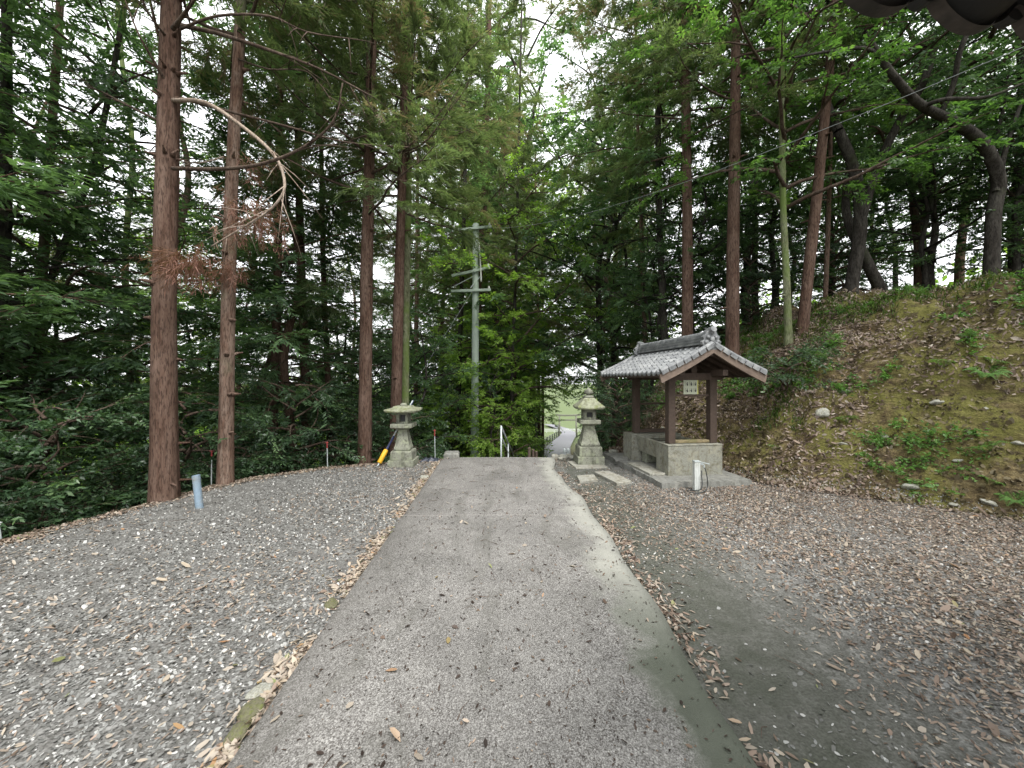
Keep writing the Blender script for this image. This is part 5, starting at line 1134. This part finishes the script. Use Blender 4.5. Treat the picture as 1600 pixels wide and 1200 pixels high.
# handrail, stakes, posts and small things round the end of the path
hr = empty('handrail', (P(783, 700, 9).x, 9.0, ground_z(-.25, 9.0)), 'grey steel handrail going down the steps beyond the path end', 'handrail'); Lh = hr.location
m = MB(); m.tube([(0, 0, 0), Vector((P(783, 666, 9).x, 9, P(783, 666, 9).z))-Lh], [.022, .022], 10); m.build('post', M['steel'], hr, smooth=True)
p2 = Vector((P(794, 700, 11).x, 11.0, 0)); t2 = P(794, 692, 11); m = MB(); m.tube([Vector((p2.x, 11, ground_z(p2.x, 11)))-Lh, t2-Lh], [.02, .02], 10); m.build('post', M['steel'], hr, smooth=True)
m = MB(); m.tube([P(783, 666, 9)-Lh, P(794, 692, 11)-Lh, P(805, 716, 13)-Lh], [.022, .022, .022], 10); m.build('rail', M['steel'], hr, smooth=True)
m = MB(); m.tube([P(784, 684, 9)-Lh, P(794, 707, 11)-Lh, P(803, 726, 13)-Lh], [.016, .016, .016], 8); m.build('rail', M['steel'], hr, smooth=True)
def stake(px, pb, pt, Y, label, col='red', cap=.14, r=.009):
    a = P(px[0], pb, Y); a.z = ground_z(a.x, a.y)-.05; b_ = P(px[1], pt, Y); t = empty('marker_stake', a, label, 'stake', 'marker stakes at the gravel edge')
    d = b_-a; m = MB(); m.tube([Vector((0, 0, 0)), d*.8], [r, r], 8); m.build('rod', M['steel'], t)
    m = MB(); m.tube([d*(1-cap), d*.97, d], [r*1.35, r*1.35, r*.7], 8); m.tube([d*.97-Vector((.03, 0, 0)), d*.97+Vector((.03, 0, 0))], [r*.7, r*.7], 6); m.build('cap', M[col], t)
stake((330, 331), 760, 703, 6.25, 'thin white stake with a red flag-like top between the two nearest cedars')
stake((512, 511), 728, 690, 7.5, 'thin stake with a dark red top beside the thin reddish trunk', cap=.2)
stake((680, 679), 718, 671, 8.0, 'white stake with a red top right of the left lantern', cap=.2)
stake((3, -2), 845, 815, 4.1, 'white stake at the gravel edge by the left margin of the photo', 'white')
x, y = G(312, 794); t = empty('pipe_stub', (x, y, -.02), 'short blue-grey plastic pipe standing in the gravel beside the thickest cedar', 'pipe'); t.rotation_euler = (0, -.11, 0)
m = MB(); n = 20
v = []; 
for r, z in ((.044, -.05), (.044, .45), (.038, .45), (.038, .1)):
    for k in range(n): v.append((r*math.cos(6.2832*k/n), r*math.sin(6.2832*k/n), z))
f = [(j*n+k, j*n+(k+1) % n, (j+1)*n+(k+1) % n, (j+1)*n+k) for j in range(3) for k in range(n)]+[tuple(3*n+k for k in range(n))]; m.add(v, f); m.build('tube', M['pipe_blue'], t)
m = MB(); m.tube([(0, 0, .40), (0, 0, .455)], [.046, .046], n, cap=False); m.build('rim', M['pipe_blue'], t)
def block(px0, px1, pt, Y, dy, h_, label, mat='slab', rz=0, cut=True, name='concrete_block'):
    x0, x1 = (px0-800)/F*Y, (px1-800)/F*Y; w = x1-x0; z = ground_z((x0+x1)/2, Y)
    m = MB(); m.rings([(w/2, dy/2, -.15), (w/2, dy/2, h_*.75), (w/2-.03, dy/2-.03, h_)] if cut else [(w/2, dy/2, -.1), (w/2, dy/2, h_)]); o = m.build(name, M[mat], None, bevel=.01, loc=((x0+x1)/2, Y+dy/2, max(z, -.02))); o.rotation_euler = (0, 0, rz); tag(o, label, 'block'); return o
block(692, 716, 708, 8.05, .3, .14, 'chamfered concrete block at the far left corner of the path', rz=.1)
block(862, 873, 712, 8.15, .14, .10, 'small white concrete block at the far right corner of the path', 'flagstone')
# sheet of black tarp folded on the ground
m = MB(); n = 18; v = []
for j in range(n+1):
    for i in range(n+1):
        u, w = i/n*2-1, j/n*2-1; rr = max(abs(u), abs(w)); x, y = u*.2, w*.12; k = 1-rr**3; v.append((x*(1+.15*mnoise.noise(Vector((u*2, w*2, 1)))), y*(1+.3*mnoise.noise(Vector((u*2, w*2, 5)))), .075*k*(.7+.8*mnoise.noise(Vector((u*3, w*3, 3))))+.004))
f = [(j*(n+1)+i, j*(n+1)+i+1, (j+1)*(n+1)+i+1, (j+1)*(n+1)+i) for j in range(n) for i in range(n)]; m.add(v, f)
p = P(672, 720, 7.95); o = m.build('tarp_bundle', M['dark_fabric'], None, smooth=True, loc=(p.x, p.y, .0)); tag(o, 'crumpled black plastic sheet on the gravel beside a red-topped stake', 'plastic sheet')
for k, (px, py, Y, w) in enumerate(((880, 714, 8.3, .16), (888, 712, 8.5, .13), (893, 715, 8.25, .12), (876, 716, 8.1, .09), (959, 712, 8.75, .2))):
    p = P(px, py, Y); o = link('rubble_stone', SM[k], None, None, (p.x, p.y, max(p.z, ground_z(p.x, p.y)+.03))); o.scale = (w*1.3, w, w*1.1); o.rotation_euler = (0, 0, k); tag(o, 'rough grey stone heaped between the path corner and the tall lantern', 'stone', 'rubble at the path corner')
for k, (px, lab) in enumerate(((882, 'left of two short dark iron posts beyond the rubble'), (888, 'right of two short dark iron posts beyond the rubble'))):
    Y = 9.2; a = P(px, 702, Y); zg = ground_z(a.x, Y); m = MB(); m.tube([(0, 0, -.1), (0, 0, a.z-zg), (0, 0, a.z-zg+.02)], [.035, .035, .02], 10); m.tube([(0, 0, a.z-zg-.06), (0, 0, a.z-zg-.02)], [.042, .042], 10); o = m.build('bollard', M['steel'], None, loc=(a.x, Y, zg)); tag(o, lab, 'bollard', 'short iron posts')
for k, (px, pt, lab) in enumerate(((827, 699, 'left wooden stump post at the side of the lane'), (833, 702, 'middle wooden stump post at the side of the lane'), (838, 705, 'right low wooden stump post at the side of the lane'))):
    Y = 12+k*.3; a = P(px, pt, Y); zg = ground_z(a.x, Y)-.2; m = MB(); m.tube([(0, 0, 0), (0, 0, a.z-zg-.02), (0, 0, a.z-zg)], [.05, .048, .035], 9); o = m.build('wooden_post', M['barge'], None, loc=(a.x, Y, zg)); tag(o, lab, 'wooden post', 'wooden posts beside the lane')
# dark rail fence down the lane
def laneX(y): return float(np.interp(y, [13, 16, 20, 28, 38, 50, 62, 75, 90, 110, 140], [1.4, 2.0, 2.6, 3.5, 4.2, 6.0, 8.3, 10.9, 13.4, 15, 13]))
fn = empty('lane_fence', (laneX(46)-2, 46, float(Hg(laneX(46)-2, 46))), 'dark post and rail fence along the left side of the lane far downhill', 'fence'); tops = []
for y in np.arange(38, 76, 4.2):
    x = laneX(y)-1.9; z = float(Hg(x, y)); m = MB(); m.box(Vector((x, y, z+.55))-fn.location, (.14, .14, 1.5)); m.build('post', M['dark_metal'], fn); tops.append(Vector((x, y, z)))
for hz in (.35, .75, 1.15):
    m = MB()
    for a, b_ in zip(tops[:-1], tops[1:]): m.bar(a+Vector((0, 0, hz))-fn.location, b_+Vector((0, 0, hz))-fn.location, .06, .1)
    m.build('rail', M['dark_metal'], fn)
# stone gate at the far end of the lane
ty = 75; tx = laneX(ty); tz = float(Hg(tx, ty)); to = empty('stone_gate', (tx, ty, tz), 'distant stone torii gate across the far end of the lane', 'gate')
hgt = 4.3
for s in (-1, 1): m = MB(); m.tube([(s*1.75, 0, -.3), (s*1.6, 0, hgt-.1)], [.19, .16], 12); m.build('pillar', M['concrete'], to, smooth=True)
m = MB(); m.bar((-2.0, 0, hgt-.85), (2.0, 0, hgt-.85), .2, .26); m.build('tie_beam', M['concrete'], to)
m = MB()
for k in range(8):
    x0 = -2.4+k*.6; x1 = x0+.6; f0 = .12*(abs(x0)/2.4)**2; f1 = .12*(abs(x1)/2.4)**2; m.bar((x0, 0, hgt+.05+f0), (x1, 0, hgt+.05+f1), .3, .32)
m.build('lintel', M['concrete'], to)
gr = empty('guard_rail', (14, 100, float(Hg(14, 100))), 'white guard rail at the bright far end of the lane', 'guard rail')
for k in range(6): m = MB(); m.box((k*2-5, 0, .5), (.14, .14, 1.1)); m.build('post', M['white'], gr)
for z in (.5, .95): m = MB(); m.bar((-6, 0, z), (6, 0, z), .08, .2); m.build('rail', M['white'], gr)

# ------------------------------------------------------------------ tiled eave of the hall, overhead at the upper right
ev = empty('hall_eave', (.95, 1.0, 2.72), 'dark tiled eave corner of the hall overhead at the upper right', 'roof eave', None, math.radians(10))
def eave():
    pitch = .30; ncol = 14; n = 24; V = []; f = []
    prof = []
    for i in range(ncol*n+1):
        u = i/n; fr = u % 1; x = -.12+u*pitch
        z = -.045*math.sin(min(1, fr/.72)*math.pi)**.8 if fr < .72 else .035*math.sin((fr-.72)/.28*math.pi); prof.append((x, z))
    m = len(prof)
    rows = [(-.0, 0), (-.25, .085), (-.251, .105), (-.5, .19), (-.501, .21), (-1.2, .45), (-3.2, 1.2)]
    for y, dz in rows: V += [(x, y, z+dz) for x, z in prof]
    for j in range(len(rows)-1): f += [(j*m+i, j*m+i+1, (j+1)*m+i+1, (j+1)*m+i) for i in range(m-1)]
    k = len(V); V += [(x, .0, z-.026) for x, z in prof]; V += [(x, -3.2, z+1.17) for x, z in prof]
    f += [(i, k+i, k+i+1, i+1) for i in range(m-1)]+[(k+i, k+m+i, k+m+i+1, k+i+1) for i in range(m-1)]
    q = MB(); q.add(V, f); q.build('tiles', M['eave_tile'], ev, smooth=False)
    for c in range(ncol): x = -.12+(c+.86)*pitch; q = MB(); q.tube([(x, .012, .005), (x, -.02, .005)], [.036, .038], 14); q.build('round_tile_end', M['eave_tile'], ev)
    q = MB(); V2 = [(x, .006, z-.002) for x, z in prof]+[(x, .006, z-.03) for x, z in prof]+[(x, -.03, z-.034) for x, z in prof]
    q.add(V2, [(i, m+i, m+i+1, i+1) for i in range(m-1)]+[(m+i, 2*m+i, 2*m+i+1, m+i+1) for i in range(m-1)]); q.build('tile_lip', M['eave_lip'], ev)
    q = MB(); q.bar((-.02, -.34, .0), (4.1, -.34, .0), .04, .10); q.build('eave_board', M['eave_wood'], ev)
    for c in range(12):
        x = .1+c*.34; q = MB(); q.bar((x, -.3, -.02), (x, -3.1, .95), .07, .08); q.build('rafter', M['eave_wood'], ev)
    q = MB(); q.add([(-.05, -.1, .0), (4.1, -.1, .0), (4.1, -3.2, 1.1), (-.05, -3.2, 1.1)], [(0, 1, 2, 3)]); q.add([(-.05, -.1, -.02), (4.1, -.1, -.02), (4.1, -3.2, 1.08), (-.05, -3.2, 1.08)], [(3, 2, 1, 0)]); q.build('soffit_boards', M['eave_wood'], ev)
    q = MB(); q.box((2.9, -1.2, -1.17), (.16, .16, 3.0)); q.build('post', M['eave_wood'], ev, bevel=.01)
    q = MB(); q.bar((.4, -1.2, .33), (4.1, -1.2, .33), .14, .16); q.build('beam', M['eave_wood'], ev)
eave()
print('LEAVES', LEAFCOUNT)
